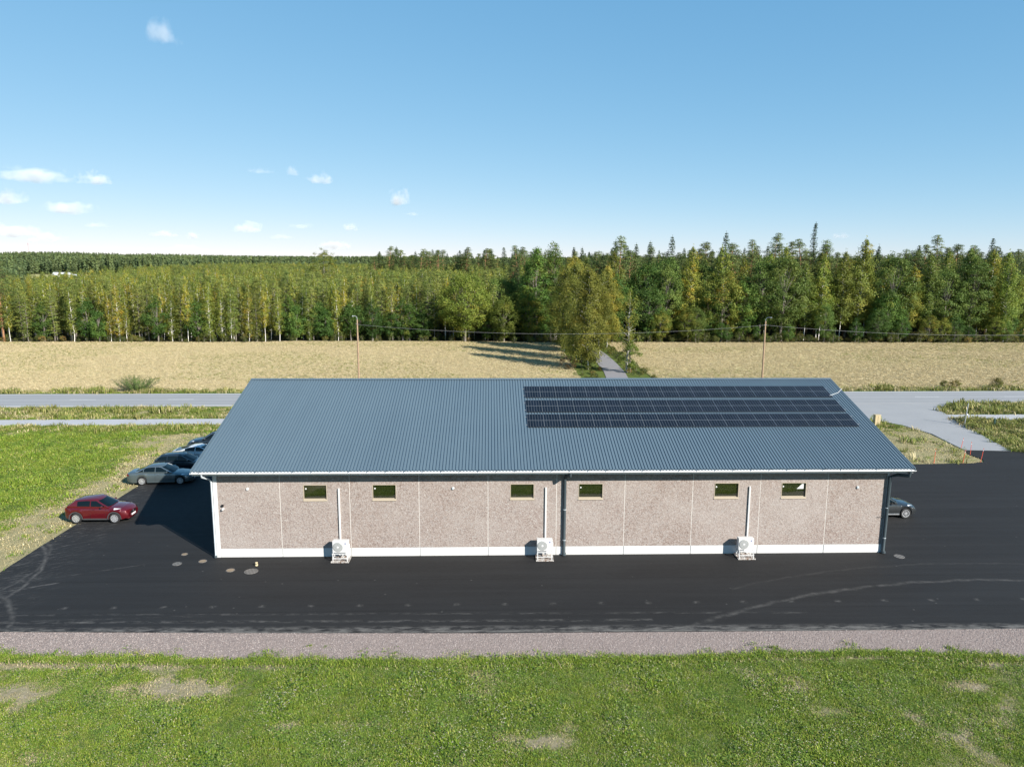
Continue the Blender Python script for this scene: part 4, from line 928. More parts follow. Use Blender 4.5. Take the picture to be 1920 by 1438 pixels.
def jgrid(xa, xb, ya, yb, st):
    gx, gy = np.meshgrid(np.arange(xa, xb, st), np.arange(ya, yb, st)); n = gx.size
    return gx.ravel()+trng.uniform(-.45, .45, n)*st, gy.ravel()+trng.uniform(-.45, .45, n)*st
gx, gy = jgrid(-330, 30, 172, 560, 2.7)
ax = gx/gy
lim = np.interp(ax, [-.75, -.62, -.52, -.46, -.36, -.25, .1], [235, 240, 300, 420, 520, 560, 560])+(vnoise(gx*.03, gy*.03, 61)-.5)*70
keep = (gy < lim)*(gx > -.82*gy)*(gx < np.where(gy < 200, 4, 12))*((gy < 260) | (trng.uniform(size=gx.size) < .55))
gx, gy = gx[keep], gy[keep]; n = len(gx)
ki = (trng.uniform(size=n) < np.where(vnoise(gx*.05, gy*.05, 62) > .5, .65, .25)).astype(int)
s = trng.uniform(.88, 1.12, n)*np.where(gy > 300, 1.05, 1.0)*np.interp(gx/gy, [-.7, -.5, -.3], [.9, .96, 1.02])
mass('young_wood', np.stack([gx, gy, far_h(gx, gy)], 1), np.stack([s, s, s], 1), ki, 'deep mass of young birches and pines behind the left forest edge', ['birch', 'ypine'])
gx, gy = jgrid(2, 300, 176, 330, 4.3); keep = (gx < .95*gy)*(gx > .02*gy+2)*((np.abs(gx-18.3) > 4)) ; gx, gy = gx[keep], gy[keep]; n = len(gx)
ki = trng.choice(3, n, p=[.5, .32, .18]); s = trng.uniform(.66, .95, n)
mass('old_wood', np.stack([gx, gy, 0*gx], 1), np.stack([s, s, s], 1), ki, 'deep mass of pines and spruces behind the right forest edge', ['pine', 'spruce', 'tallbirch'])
gx, gy = jgrid(-125, 130, 157.2, 163, 1.5); keep = (np.abs(gx-19.3) > 3.2)*(trng.uniform(size=gx.size) < .6)*((gy > 158.8)|(trng.uniform(size=gx.size) < .5)) ; gx, gy = gx[keep], gy[keep]+2.2*((gx[keep] > -45)*(gx[keep] < 5)); n = len(gx); s = trng.uniform(.25, .62, n)*np.where(gx < 0, .9, 1.2)
mass('undergrowth', np.stack([gx, gy, 0*gx], 1), np.stack([s, s, s], 1), np.zeros(n, int), 'brushy undergrowth along the foot of the forest edge', ['shrub'])
# verge brush along the lane
gx, gy = jgrid(13.6, 25, 99, 157, 1.05); lx = np.interp(gy, [q[1] for q in LANE_C], [q[0] for q in LANE_C]); keep = (np.abs(gx-lx) > 2.1)*(np.abs(gx-lx) < 4.6+np.clip((118-gy)*.15, 0, 1.5))*(trng.uniform(size=gx.size) < np.where(gy > 112, .55, .22)); gx, gy = gx[keep], gy[keep]; n = len(gx); s = trng.uniform(.1, .32, n)
mass('lane_verge', np.stack([gx, gy, 0*gx], 1), np.stack([s*1.2, s*1.2, s], 1), np.zeros(n, int), 'tangled tall weeds along both sides of the lane', ['shrub'])
# far woods on the hills
far = []
for i, (H, Rc) in enumerate(((15, 3.4), (18, 3.0), (13, 4.0))):
    c = Crown(700+i); r = c.rng; n = 170; t = r.uniform(0, 1, n); az = r.uniform(0, 6.28, n); rad = Rc*((1-t)**(.8 if i == 1 else .5))*r.uniform(.5, 1, n)
    P = np.stack([np.cos(az)*rad, np.sin(az)*rad, 2+t*(H-2)], 1); c.add(P, np.stack([np.cos(az), np.sin(az), .7+0*az], 1), 1.5, np.clip(.4+r.normal(size=n)*.15, 0, 1)); far.append(proto('far_tree_%d' % i, c.mesh('far_tree', L_FAR, .7, .8)))
gx, gy = [], []
for (ya, yb, st) in ((560, 900, 6.0), (900, 1500, 9.0), (1500, 2700, 14.0)):
    q, w_ = jgrid(-.85*yb, .85*yb, ya, yb, st); gx.append(q); gy.append(w_)
gx = np.concatenate(gx); gy = np.concatenate(gy); ax = gx/gy
q2, w2 = jgrid(-330, -80, 235, 560, 6); k2 = (q2/w2 < -.4); gx = np.concatenate([gx, q2[k2]]); gy = np.concatenate([gy, w2[k2]]); ax = gx/gy
keep = (np.abs(ax) < .84)*~((ax < -.4)*(ax > -.62)*(gy > 585)*(gy < 765))*~((ax < -.41)*(ax > -.61)*(gy < 600)); gx, gy = gx[keep], gy[keep]; n = len(gx)
s = trng.uniform(.75, 1.15, n)*np.interp(gy, [300, 560, 800], [.55, .75, 1.0])
pk = np.where(fbm(gx*.006, gy*.006, 64) > .5, trng.choice([0, 2], n), 1)
scatter('far_forest', np.stack([gx, gy, far_h(gx, gy)-.3], 1), trng.uniform(0, 6.28, n), np.stack([s*1.1, s*1.1, s], 1), pk, far, 'dark green woods covering the far hills to the horizon', 'forest')

# ------------------------------------------------------------------ grass
def tuft(name, seed, nb, h, sp, mat, wid=.012, curl=.5, tip=None):
    r = np.random.default_rng(seed); V = []; F = []; T = []
    for i in range(nb):
        az = r.uniform(0, 6.28); b = r.normal(size=2)*sp*.5; hh = h*r.uniform(.5, 1.2); l = hh*curl*r.uniform(.2, 1.3); d = np.array([math.cos(az), math.sin(az)]); sd = np.array([-d[1], d[0]])*wid*r.uniform(.7, 1.5)
        o_ = len(V); m_ = b+d*l*.35; t_ = b+d*l
        V += [(*(b-sd), 0), (*(b+sd), 0), (*(m_+sd*.85), hh*.6), (*(m_-sd*.85), hh*.6), (*t_, hh*(1-.25*curl))]
        F += [(o_, o_+1, o_+2, o_+3), (o_+3, o_+2, o_+4)]; tt = r.uniform(); T += [tt, tt]
    me = bpy.data.meshes.new(name); me.from_pydata(V, [], F); at = me.attributes.new('tint', 'FLOAT', 'FACE'); at.data.foreach_set('value', T); me.materials.append(mat); return proto(name, me)
def clover(name, seed, n, sp, mat, size=.05, h=.07):
    c = Crown(seed); r = c.rng; P = np.concatenate([r.normal(size=(n, 2))*sp*.5, r.uniform(.02, h, (n, 1))], 1); c.add(P, np.array([0, 0, 1.0])*np.ones((n, 1)), size, r.uniform(0, 1, n)); return proto(name, c.mesh(name, mat, .6, .8))
L_GRASS = leafmat('grass_blade', [(0, (.10, .18, .016)), (.4, (.165, .25, .026)), (.75, (.24, .29, .042)), (1, (.38, .36, .10))], trans=.3, var=.22)
L_CLOVER = leafmat('clover_leaf', [(0, (.10, .18, .025)), (.6, (.165, .25, .04)), (1, (.25, .295, .06))], trans=.25, var=.2)
L_DRYG = leafmat('dry_grass', [(0, (.30, .25, .12)), (.5, (.43, .36, .19)), (1, (.55, .48, .30))], trans=.2, var=.2)
L_SEED = leafmat('seed_head', [(0, (.30, .27, .17)), (1, (.48, .44, .32))], trans=.1, var=.15)
L_CROP = leafmat('crop_ear', [(0, (.40, .325, .185)), (.5, (.48, .4, .24)), (1, (.55, .47, .3))], trans=.2, var=.18)
L_WEED = leafmat('weed_leaf', [(0, (.05, .10, .018)), (.6, (.10, .17, .03)), (1, (.2, .24, .06))], trans=.2, var=.3)
L_TALL = leafmat('verge_grass', [(0, (.10, .15, .028)), (.5, (.19, .215, .05)), (1, (.36, .31, .12))], trans=.3, var=.25)
GR = [tuft('tuft_0', 1, 26, .11, .26, L_GRASS, .010), tuft('tuft_1', 2, 30, .085, .3, L_GRASS, .011, .8), tuft('tuft_2', 3, 22, .15, .22, L_GRASS, .010), clover('tuft_3', 4, 30, .3, L_CLOVER, .055), clover('tuft_4', 5, 36, .36, L_CLOVER, .045, .05),
      tuft('tuft_5', 6, 20, .09, .3, L_DRYG, .009, .9), clover('tuft_6', 7, 9, .5, L_SEED, .042, .15), tuft('tuft_7', 8, 24, .42, .35, L_TALL, .018, .6), tuft('tuft_8', 9, 24, .3, .4, L_DRYG, .016, .7), tuft('tuft_9', 10, 20, .45, .45, L_CROP, .03, .5), clover('tuft_x', 11, 30, .34, L_WEED, .075, .15)]
GMARK = {}
def free_of(x, y):
    m_ = np.ones(x.shape, bool)
    for P_ in (LOT, GRAVEL, ACCESS): m_ &= ~in_poly(x, y, P_)
    m_ &= ~((y > PATH_N(x)-.4)*(y < PATH_N(x)+3.1)*((x < 34.5) | (x > 52.3)))
    m_ &= np.abs(y-road_y(x)) > 4.9
    return m_
def lawn(name, xa, xb, ya, yb, dens, label, wts, hs=1.0, extra=None, dmul=1.0, size=1.0):
    n = int((xb-xa)*(yb-ya)*dens); x = trng.uniform(xa, xb, n); y = trng.uniform(ya, yb, n)
    k = free_of(x, y)
    if extra is not None: k &= extra(x, y)
    x, y = x[k], y[k]; d = dryness(x, y)*dmul+trng.normal(size=len(x))*.1
    k = trng.uniform(size=len(x)) > np.clip(d*1.4-.3, 0, np.where(y > 31.7, .9, .86)); x, y, d = x[k], y[k], d[k]; n = len(x)
    pick = trng.choice(len(wts), n, p=np.array(wts)/sum(wts))
    pick = np.where((trng.uniform(size=n) < np.clip(d*1.3-.15, 0, .85)), 5, pick)
    cl = fbm(x*.9, y*.9, 71, 3)
    pick = np.where((pick <= 2) & (cl > .56) & (trng.uniform(size=n) < .7), 3+trng.integers(0, 2, n), pick)
    s = trng.uniform(.6, 1.3, n)*hs*(.3+1.4*fbm(x*.6, y*.6, 72, 4)**1.2)*np.where(pick == 5, .8, 1)*size
    iz = np.clip(np.searchsorted(xs, x)-1, 0, nx-2); jz = np.clip(np.searchsorted(ys, y)-1, 0, ny-2); z = ZZ[jz, iz]
    scatter(name, np.stack([x, y, z], 1), trng.uniform(0, 6.28, n), np.stack([s*1.15, s*1.15, s], 1), pick, GR, label, 'grass')
W0 = [4, 4.5, 2.2, 2.8, 2.8, 1.3, 1.9, .0, .0, .0, .7]
def edgewob(x, y): return y < np.interp(x, [q[0] for q in sorted(GRAVEL[8:])], [q[1] for q in sorted(GRAVEL[8:])])+.25+(fbm(x*1.1, 0*x, 73, 3)-.5)*.9
lawn('front_lawn_grass', -27, 29, 20.5, 31.6, 135, 'green clover lawn in the foreground in front of the gravel', W0, .9, None)
# ragged tufts reaching over the gravel
n = 3600; x = trng.uniform(-29, 30, n); gy0 = np.interp(x, [q[0] for q in sorted(GRAVEL[9:])], [q[1] for q in sorted(GRAVEL[9:])]); y = gy0+trng.exponential(.16, n)*np.clip((fbm(x*.7, 0*x, 74, 3)-.33)*4, .1, 1.5)-.05; s = trng.uniform(.6, 1.4, n)
scatter('gravel_edge_weeds', np.stack([x, y, 0*x+.0], 1), trng.uniform(0, 6, n), np.stack([s, s, s], 1), trng.choice([0, 1, 2, 3, 3, 4, 5], n), GR, 'ragged weeds creeping over the gravel edge of the front lawn', 'grass')
lawn('side_lawn_grass', -62, -28.0, 31, 79, 26, 'lawn left of the lot with a dry trodden band', [4, 4, 2, 2, 2, .6, .3], 1.5, lambda x, y: x > -.66*y-6, .9, 1.25)
lawn('verge_grass', -75, 34, 73.5, 89.5, 20, 'long verge grass between foot path and road', [3, 3, 3, 2, 2, .8, .3, 1.6, .8], 1.15, lambda x, y: (x < 25)*(x < -14)*(x > -.68*y-3)*(y > 74.8), .5, 1.1)
lawn('island_grass', 25, 47, 61, 83, 24, 'sparse grass on the triangle between lot and access road', [3, 3, 1, 1, 1, 2, .2, .5, .4], 1.3, None, .8, 1.1)
lawn('right_verge_grass', 48, 72, 55, 89.5, 24, 'weedy verge right of the access road', [2, 2, 3, 2, 2, .5, .3, 3.2, 1.4], 1.35, lambda x, y: x < .74*y+4, .3, 1.15)
lawn('road_verge_grass', -82, 92, 97, 101.5, 12, 'strip of rough grass between the road and the field', [2, 2, 3, 0, 0, 1, .1, 3, 2], 1.25, lambda x, y: (np.abs(x-17.6) > 2.4)*(y < road_y(x)+6.6), .3, 1.2)
# the crop itself
n = 150000; x = trng.uniform(-122, 130, n); y = 99+60*trng.uniform(size=n)**1.15; k = (in_poly(x, y, FIELD_L) | in_poly(x, y, FIELD_R))*(np.abs(x) < .83*y); x, y = x[k], y[k]; n = len(x); s = trng.uniform(.3, .5, n)
green = (fbm(x*.05, y*.09, 75) > .56)*(trng.uniform(size=n) < .22)
scatter('crop', np.stack([x, y, 0*x+.05], 1), trng.uniform(0, 6.28, n), np.stack([s*1.2, s*1.2, s], 1), np.where(green, 7, np.where(trng.uniform(size=n) < .3, 8, 9)), GR, 'ripe golden crop standing on the fields', 'crop')
# loose stones of the gravel strip
r = np.random.default_rng(5); stones = []
a = NT('pebble'); q = a.rnd(); a.bsdf(a.ramp(q, [(0, (.15, .12, .11)), (.4, (.26, .215, .2)), (.75, (.34, .285, .265)), (1, (.41, .37, .345))]), .85, spec=.2); M_PEB = a.m
for i in range(3):
    bm = bmesh.new(); bmesh.ops.create_icosphere(bm, subdivisions=1, radius=.5)
    for v in bm.verts: v.co *= r.uniform(.75, 1.2); v.co.z *= .6
    me = bpy.data.meshes.new('pebble'); bm.to_mesh(me); bm.free(); me.materials.append(M_PEB); stones.append(proto('pebble_%d' % i, me))
n = 42000; x = trng.uniform(-26, 29, n); y = trng.uniform(29.3, 33.5, n); k = in_poly(x, y, GRAVEL); x, y = x[k], y[k]; n = len(x); s = trng.uniform(.02, .055, n)
scatter('gravel_stones', np.stack([x, y, 0*x+.016], 1), trng.uniform(0, 6.28, n), np.stack([s, s, s], 1), trng.integers(0, 3, n), stones, 'loose pinkish stones of the gravel strip', 'gravel')

# ================================================================== CARS
def paint(name, col, metal=.0, rough=.3):
    a = NT(name); p = a.obj(); n = a.noise(p, 2.5, 3); z = a.xyz(p)[2]
    dirt = a.ramp(a.math('MULTIPLY_ADD', a.noise(p, 5, 4), .5, a.math('MULTIPLY', z, 1.3)), [(.35, .14), (.7, 0)])
    c = a.mix(dirt, a.mix(n, tuple(x*.92 for x in col), col), (.12, .11, .1))
    a.bsdf(c, a.math('MULTIPLY_ADD', n, .1, rough-.05), metal, Coat_Weight=1.0, Coat_Roughness=.02); return a.m
a = NT('car_glass'); a.bsdf((.003, .006, .007), .02, spec=.5, IOR=1.45); M_CGLASS = a.m
M_TYRE = plain('tyre', (.018, .018, .019), .85); M_RIM = plain('alloy', (.62, .63, .65), .3, .6); M_RIMD = plain('rim_shadow', (.03, .03, .032), .6)
M_CHROME = plain('chrome', (.7, .72, .74), .15, .9); M_CLAD = plain('grey_cladding', (.045, .045, .047), .6)
a = NT('headlamp'); a.bsdf(a.mix(a.noise(a.obj(), 9, 2), (.5, .52, .55), (.82, .84, .86)), .08, .3, Coat_Weight=1.0); M_HEAD = a.m
M_TAIL = plain('tail_lamp', (.28, .012, .012), .15); M_PLATE = plain('plate', (.78, .79, .8), .4); M_LINE = plain('shut_line', (.008, .008, .008), .7)

def interp(tab, x): return float(np.interp(x, [q[0] for q in tab], [q[1] for q in tab]))
def car(name, loc, rz, body_mat, S, label):
    e = empty(name, loc, rz, label, 'car', 'parked cars')
    wb, fo, ro, w, wr = S['wb'], S['fo'], S['ro'], S['w'], S['wr']
    xf, xr_ = wb/2+fo, -wb/2-ro; zf = S.get('floor', .2)
    xa_ = (wb/2, -wb/2); ar = wr+.055
    st = sorted(set(list(np.linspace(xr_, xf, 70))+[c_+s_*ar*q for c_ in xa_ for s_ in (-1, 1) for q in (1, .97, .9, .8, .6, .4, .2, 0)]))
    def wx(x):
        u = 0
        if x > xf-.75: u = (x-(xf-.75))/.75
        elif x < xr_+.5: u = (xr_+.5-x)/.5*.85
        return w*(1-.24*u**2.4)
    def zb(x):
        z = zf
        for c_ in xa_:
            d = abs(x-c_)
            if d < ar: z = max(z, wr+math.sqrt(ar*ar-d*d))
        if x > xf-.4: z = max(z, zf+(x-(xf-.4))*.3)
        if x < xr_+.4: z = max(z, zf+((xr_+.4)-x)*.3)
        return z
    rows = []
    for x in st:
        W_ = wx(x); zt = interp(S['top'], x); zs = zt-S.get('crown', .07); b = zb(x); wi = min(w-.26, W_-.1)
        b = min(b, zs-.12)
        fl = S.get('flare', .0); bul = fl*max(0, 1-min(abs(x-c_) for c_ in xa_)/.6)
        half = [(0, zf), (wi, zf), (wi, b), (W_-.03+bul, b), (W_+bul, b+(zs-b)*.3), (W_+.004+bul*.6, b+(zs-b)*.68), (W_-.045, zs-.035), (W_-.13, zs+.01), (W_*.55, zt-.012), (0, zt)]
        rows.append([(x, -q[0], q[1]) for q in half]+[(x, q[0], q[1]) for q in half[-2:0:-1]])
    mb = MB(); n_ = len(rows[0]); vs = [q for r_ in rows for q in r_]
    fs = [(i*n_+k, i*n_+(k+1) % n_, (i+1)*n_+(k+1) % n_, (i+1)*n_+k) for i in range(len(rows)-1) for k in range(n_)]
    fs += [tuple(range(n_)), tuple(range((len(rows)-1)*n_, len(rows)*n_))]
    mb.add(vs, fs); mb.build('body', body_mat, e, smooth=32, fix=True)
    # greenhouse
    C = S['cab']; a0, b0, c0, d0 = C['wsb'], C['rf'], C['rr'], C['rwb']          # windscreen base, roof front, roof rear, rear window base (x)
    zb0, zb1, H = C['zf'], C['zr'], S['h']; wb_, wr_ = w-.1, w*C.get('tum', .72)
    def ring(x0, x1, z0, z1, hw, nose):      # plan outline at one level: rear to front, with rounded ends
        return [(x0+nose, -hw), (x0+.0, -hw*.6), (x0, 0), (x0, hw*.6), (x0+nose, hw), (x1-nose, hw), (x1, hw*.6), (x1+.05, 0), (x1, -hw*.6), (x1-nose, -hw)]
    def lev(t):                              # t 0 belt .. 1 roof edge
        tt = t; x0 = d0+(c0-d0)*tt**1.1; x1 = a0+(b0-a0)*tt; hw = wb_+(wr_-wb_)*tt**1.3
        return ring(x0, x1, 0, 0, hw, .1+.05*t)
    levels = [(-.25, 0), (0, 0), (.35, .35), (.7, .7), (.93, .92), (1.0, 1.0)]
    vs = []; 
    def zlev(x, t): zl = zb0+(zb1-zb0)*(x-a0)/(d0-a0); return zl+(interp(C['roof'], x)-.05-zl)*t if t >= 0 else zl-.1
    for (t, u) in levels:
        vs += [(q[0], q[1], zlev(q[0], t)) for q in lev(u)]
    nn = 10; fs = [(i*nn+k, i*nn+(k+1) % nn, (i+1)*nn+(k+1) % nn, (i+1)*nn+k) for i in range(len(levels)-1) for k in range(nn)]
    top = [(q[0]*.93+(b0+c0)/2*.07, q[1]*.86, interp(C['roof'], q[0])-.008) for q in lev(1.0)]; o_ = len(vs); vs += top
    fs += [((len(levels)-1)*nn+k, (len(levels)-1)*nn+(k+1) % nn, o_+(k+1) % nn, o_+k) for k in range(nn)]
    o2 = len(vs); xs_ = np.linspace(c0+.1, b0-.1, 4); vs += [(q, 0, interp(C['roof'], q)+.012) for q in xs_]
    # roof cap fan
    ce = o2+1; fs += [(o_+k, o_+(k+1) % nn, ce) for k in range(nn)]
    MB().add(vs, fs).build('cabin', body_mat, e, smooth=50, fix=True)
    # glazing, slightly proud of the cabin
    def side(x, t, s_, off=.012):
        hw = wb_+(wr_-wb_)*t**1.3+off; return (x, s_*hw, zlev(x, t))
    def pane(x0, x1, s_, t0=.1, t1=.86, nm='side_window', cut0=0, cut1=0):
        P = []; nx_ = 6
        for j in range(4):
            t = t0+(t1-t0)*j/3; lo = d0+(c0-d0)*t**1.1+.16; hi = a0+(b0-a0)*t-.17
            xa2, xb2 = max(x0+cut0*t, lo), min(x1+cut1*t, hi)
            P += [side(xa2+(xb2-xa2)*i/nx_, t, s_) for i in range(nx_+1)]
        fs_ = [(j*(nx_+1)+i, j*(nx_+1)+i+1, (j+1)*(nx_+1)+i+1, (j+1)*(nx_+1)+i) for j in range(3) for i in range(nx_)]
        MB().add(P, fs_ if s_ < 0 else [f[::-1] for f in fs_]).build(nm, M_CGLASS, e, smooth=60)
    bp = C['pillars']
    for s_ in (-1, 1):
        for i in range(len(bp)-1): pane(bp[i+1]+.035, bp[i]-.035, s_)
    def screen(xbase, xtop, front, nm, t0=.07, t1=.93):
        P = []; nx_ = 8
        for j in range(5):
            t = t0+(t1-t0)*j/4; x = xbase+(xtop-xbase)*(t if front else t**1.1); hw = (wb_+(wr_-wb_)*t**1.3)-.1
            for i in range(nx_+1):
                v = -1+2*i/nx_; P.append((x+(.055 if front else -.008)*(1-v*v)*(1 if front else 1)+(.02 if front else -.014)-(.12 if front else -.12)*max(0, abs(v)-.72)/.28*.8, v*hw, zlev(x, t)+.008))
        fs_ = [(j*(nx_+1)+i, j*(nx_+1)+i+1, (j+1)*(nx_+1)+i+1, (j+1)*(nx_+1)+i) for j in range(4) for i in range(nx_)]
        MB().add(P, fs_).build(nm, M_CGLASS, e, smooth=60, fix=True)
    screen(a0, b0, True, 'windscreen'); screen(d0, c0, False, 'rear_window')
    # wheels
    for c_ in xa_:
        for s_ in (-1, 1):
            yo = s_*(w-.005+S.get('flare', 0)); wd = .2
            pr = [(wr*.66, 0), (wr*.72, .012), (wr*.93, .008), (wr, -.03), (wr, -wd+.03), (wr*.93, -wd), (wr*.6, -wd)]
            t_ = MB().lathe([(r_, s_*h_) for r_, h_ in pr], 26, 'Y', (c_, yo, wr)).build('wheel', M_TYRE, e, smooth=40, fix=True)
            MB().lathe([(0, -s_*.06), (wr*.66, -s_*.06), (wr*.67, s_*.0)], 26, 'Y', (c_, yo, wr)).build('rim_well', M_RIMD, t_, fix=True)
            rm = MB().lathe([(wr*.6, -s_*.02), (wr*.6, s_*.012), (wr*.7, s_*.016), (wr*.71, -s_*.02)], 26, 'Y', (c_, yo, wr)); rm.lathe([(0, s_*.012), (wr*.15, s_*.01), (wr*.17, -s_*.03)], 14, 'Y', (c_, yo, wr))
            ns = S.get('spokes', 10)
            for k in range(ns):
                t = 2*math.pi*k/ns; d_ = np.array([math.cos(t), 0, math.sin(t)]); p_ = np.array([-math.sin(t), 0, math.cos(t)])*wr*S.get('spw', .085); o3 = np.array([c_, yo, wr])
                q = [o3+d_*wr*.12-p_*.8, o3+d_*wr*.12+p_*.8, o3+d_*wr*.62+p_, o3+d_*wr*.62-p_]
                rm.add([v+np.array([0, s_*.008, 0]) for v in q]+[v-np.array([0, s_*.02, 0]) for v in q], [(0, 1, 2, 3), (0, 4, 5, 1), (1, 5, 6, 2), (2, 6, 7, 3), (3, 7, 4, 0)])
            rm.build('rim', M_RIM, t_, fix=True)
            if S.get('clad'):
                ac = MB(); ts = np.linspace(-.15, math.pi+.15, 16)
                q = [(c_+(ar+rr)*math.cos(t), s_*(w+S.get('flare', 0)+.004+(.012 if rr else 0)), wr+(ar+rr)*math.sin(t)) for rr in (-.005, .07) for t in ts]
                ac.add(q, [(i, i+1, 17+i, 16+i) for i in range(15)]); ac.build('arch_trim', M_CLAD, e, fix=True)
    # lamps, grille, plates
    zl = interp(S['top'], xf-.3)
    for s_ in (-1, 1):
        P = []; hx = S.get('lamp', (.62, .12, .13))
        for i in range(5):
            u = i/4; x = xf-.12-hx[0]*u; y_ = wx(x)-(.02 if u > .3 else .17*(1-u/.3)+.02); z_ = interp(S['top'], x)-S.get('crown', .07)-.03+.01*u
            P += [(x+.012, s_*(y_+.012), z_-hx[2]*(1-.65*u)), (x, s_*(y_-.09-.1*(1-u)), z_+.055)]
        MB().add(P, [(2*i, 2*i+1, 2*i+3, 2*i+2) for i in range(4)]).build('headlight', M_HEAD, e, smooth=60, fix=True)
        xt = xr_; zt = interp(S['top'], xt+.1)-.1
        hh = S.get('tailh', .17)
        q = [(xt-.012, s_*(wx(xt)-.3), zt), (xt-.012, s_*(wx(xt)-.02), zt), (xt+.16, s_*(wx(xt+.16)+.012), zt+.01), (xt-.012, s_*(wx(xt)-.3), zt-hh), (xt-.012, s_*(wx(xt)-.02), zt-hh), (xt+.16, s_*(wx(xt+.16)+.012), zt-hh)]
        MB().add(q, [(0, 1, 4, 3), (1, 2, 5, 4)]).build('tail_light', M_TAIL, e, fix=True)
        # mirrors
        mx_ = a0-.42; mz = zlev(mx_, .1)+.03
        mr = MB().lathe([(0, -.11), (.06, -.1), (.085, -.03), (.08, .05), (.045, .1), (0, .11)], 10, 'Y', (0, 0, 0)).mesh('mirror', S.get('mirror', body_mat), 60)
        mo = meshobj('mirror', mr, e, (mx_, s_*(w+.07), mz)); mo.scale = (.8, .9, .9)
        # shut lines and handles
        for xd in (bp[0]-.1, bp[1], bp[2] if len(bp) > 2 else bp[1]-.9):
            q = [(xd-.006, s_*(w+.006), .34), (xd+.006, s_*(w+.006), .34), (xd+.006, s_*(w-.03), zlev(xd, 0)-.08), (xd-.006, s_*(w-.03), zlev(xd, 0)-.08)]
            md = [(xd-.006, s_*(w+.009), .62), (xd+.006, s_*(w+.009), .62)]
            MB().add(q+md, [(0, 1, 5, 4), (4, 5, 2, 3)]).build('shut_line', M_LINE, e, fix=True)
        for xd in (bp[1]+.12, (bp[2] if len(bp) > 2 else bp[1]-.8)+.1):
            MB().box(xd, xd+.19, s_*(w-.005)-.012, s_*(w-.005)+.022, zlev(xd, 0)-.17, zlev(xd, 0)-.135).build('handle', S.get('handle', body_mat), e, bevel=.008)
        sm = S.get('sill')
        if sm is not None: MB().box(-wb/2+ar+.02, wb/2-ar-.02, s_*(w-.02)-.02, s_*(w-.02)+.025, zf-.01, zf+.09).build('sill_trim', sm, e, bevel=.01)
    MB().box(xf-.06, xf+.012, -w*.42, w*.42, .5, .66).build('grille', M_BLACK, e, bevel=.02)
    MB().lathe([(0, .03), (.06, .028), (.062, .0)], 14, 'X', (xf, 0, .6)).build('emblem', M_CHROME, e)
    MB().box(xf+.012, xf+.03, -.26, .26, .36, .47).build('number_plate', M_PLATE, e)
    MB().box(xr_-.02, xr_-.004, -.26, .26, .62, .73).build('number_plate', M_PLATE, e)
    MB().box(xf-.25, xf-.002, -w*.6, w*.6, .24, .34).build('lower_grille', M_BLACK, e, bevel=.02)
    if S.get('rails'):
        for s_ in (-1, 1):
            MB().tube([(q, s_*(wr_-.06), interp(C['roof'], q)+.035) for q in np.linspace(c0+.15, b0-.15, 6)], .016, 6).build('roof_rail', S['rails'], e)
    if S.get('chrome'):
        for s_ in (-1, 1):
            q = [side(x, t, s_, .016) for x, t in [(d0+.2, .06)]+[(d0+(c0-d0)*t+.1, t) for t in (.3, .6, .88)]+[(x, .92) for x in np.linspace(c0+.15, b0-.2, 6)]+[(a0+(b0-a0)*t-.1, t) for t in (.85, .55, .3, .08)]]
            MB().tube(q, .014, 5).build('window_trim', S['chrome'], e)
    MB().tube([(c0+.15, 0, interp(C['roof'], c0+.15)), (c0-.05, 0, interp(C['roof'], c0+.15)+.2)] if S.get('whip') else [(c0+.2, 0, interp(C['roof'], c0+.2)), (c0+.08, 0, interp(C['roof'], c0+.2)+.06)], .012, 5).build('antenna', M_BLACK, e)
    return e
M_RED = paint('red_paint', (.10, .004, .0085), .3); M_GREY = paint('grey_blue_paint', (.11, .14, .15), .55); M_NAVY = paint('black_blue_paint', (.012, .018, .026), .2); M_SILV = paint('silver_paint', (.66, .68, .7), .25); M_DK = paint('dark_grey_paint', (.035, .04, .043), .45)
SUV1 = dict(wb=2.53, fo=.83, ro=.77, w=.885, wr=.345, h=1.6, floor=.24, flare=.03, clad=True, crown=.08, whip=True, spokes=9, spw=.1, lamp=(.75, .12, .1), sill=M_CLAD,
            top=[(-2.04, 1.0), (-1.9, 1.12), (-.5, 1.1), (.7, 1.08), (1.2, 1.06), (1.7, 1.0), (1.95, .9), (2.1, .7)],
            cab=dict(wsb=.92, rf=.12, rr=-1.5, rwb=-1.98, zf=1.06, zr=1.14, tum=.72, roof=[(-2, 1.42), (-1.5, 1.52), (-.6, 1.6), (0, 1.59), (.3, 1.54), (1, 1.5)], pillars=[.8, -.32, -1.22]))
SED = dict(wb=2.874, fo=.86, ro=1.13, w=.905, wr=.325, h=1.47, crown=.06, spokes=10, sill=M_GREY, chrome=M_CHROME, mirror=M_GREY, handle=M_CHROME,
           top=[(-2.57, .93), (-2.4, 1.02), (-1.9, 1.04), (-.5, .97), (.7, .96), (1.2, .92), (1.8, .83), (2.15, .74), (2.3, .6)],
           cab=dict(wsb=.92, rf=.02, rr=-1.15, rwb=-2.0, zf=.95, zr=1.02, tum=.66, roof=[(-2, 1.28), (-1.2, 1.415), (-.6, 1.465), (-.2, 1.465), (.1, 1.43), (1, 1.4)], pillars=[.8, -.42, -1.3, -1.75]))
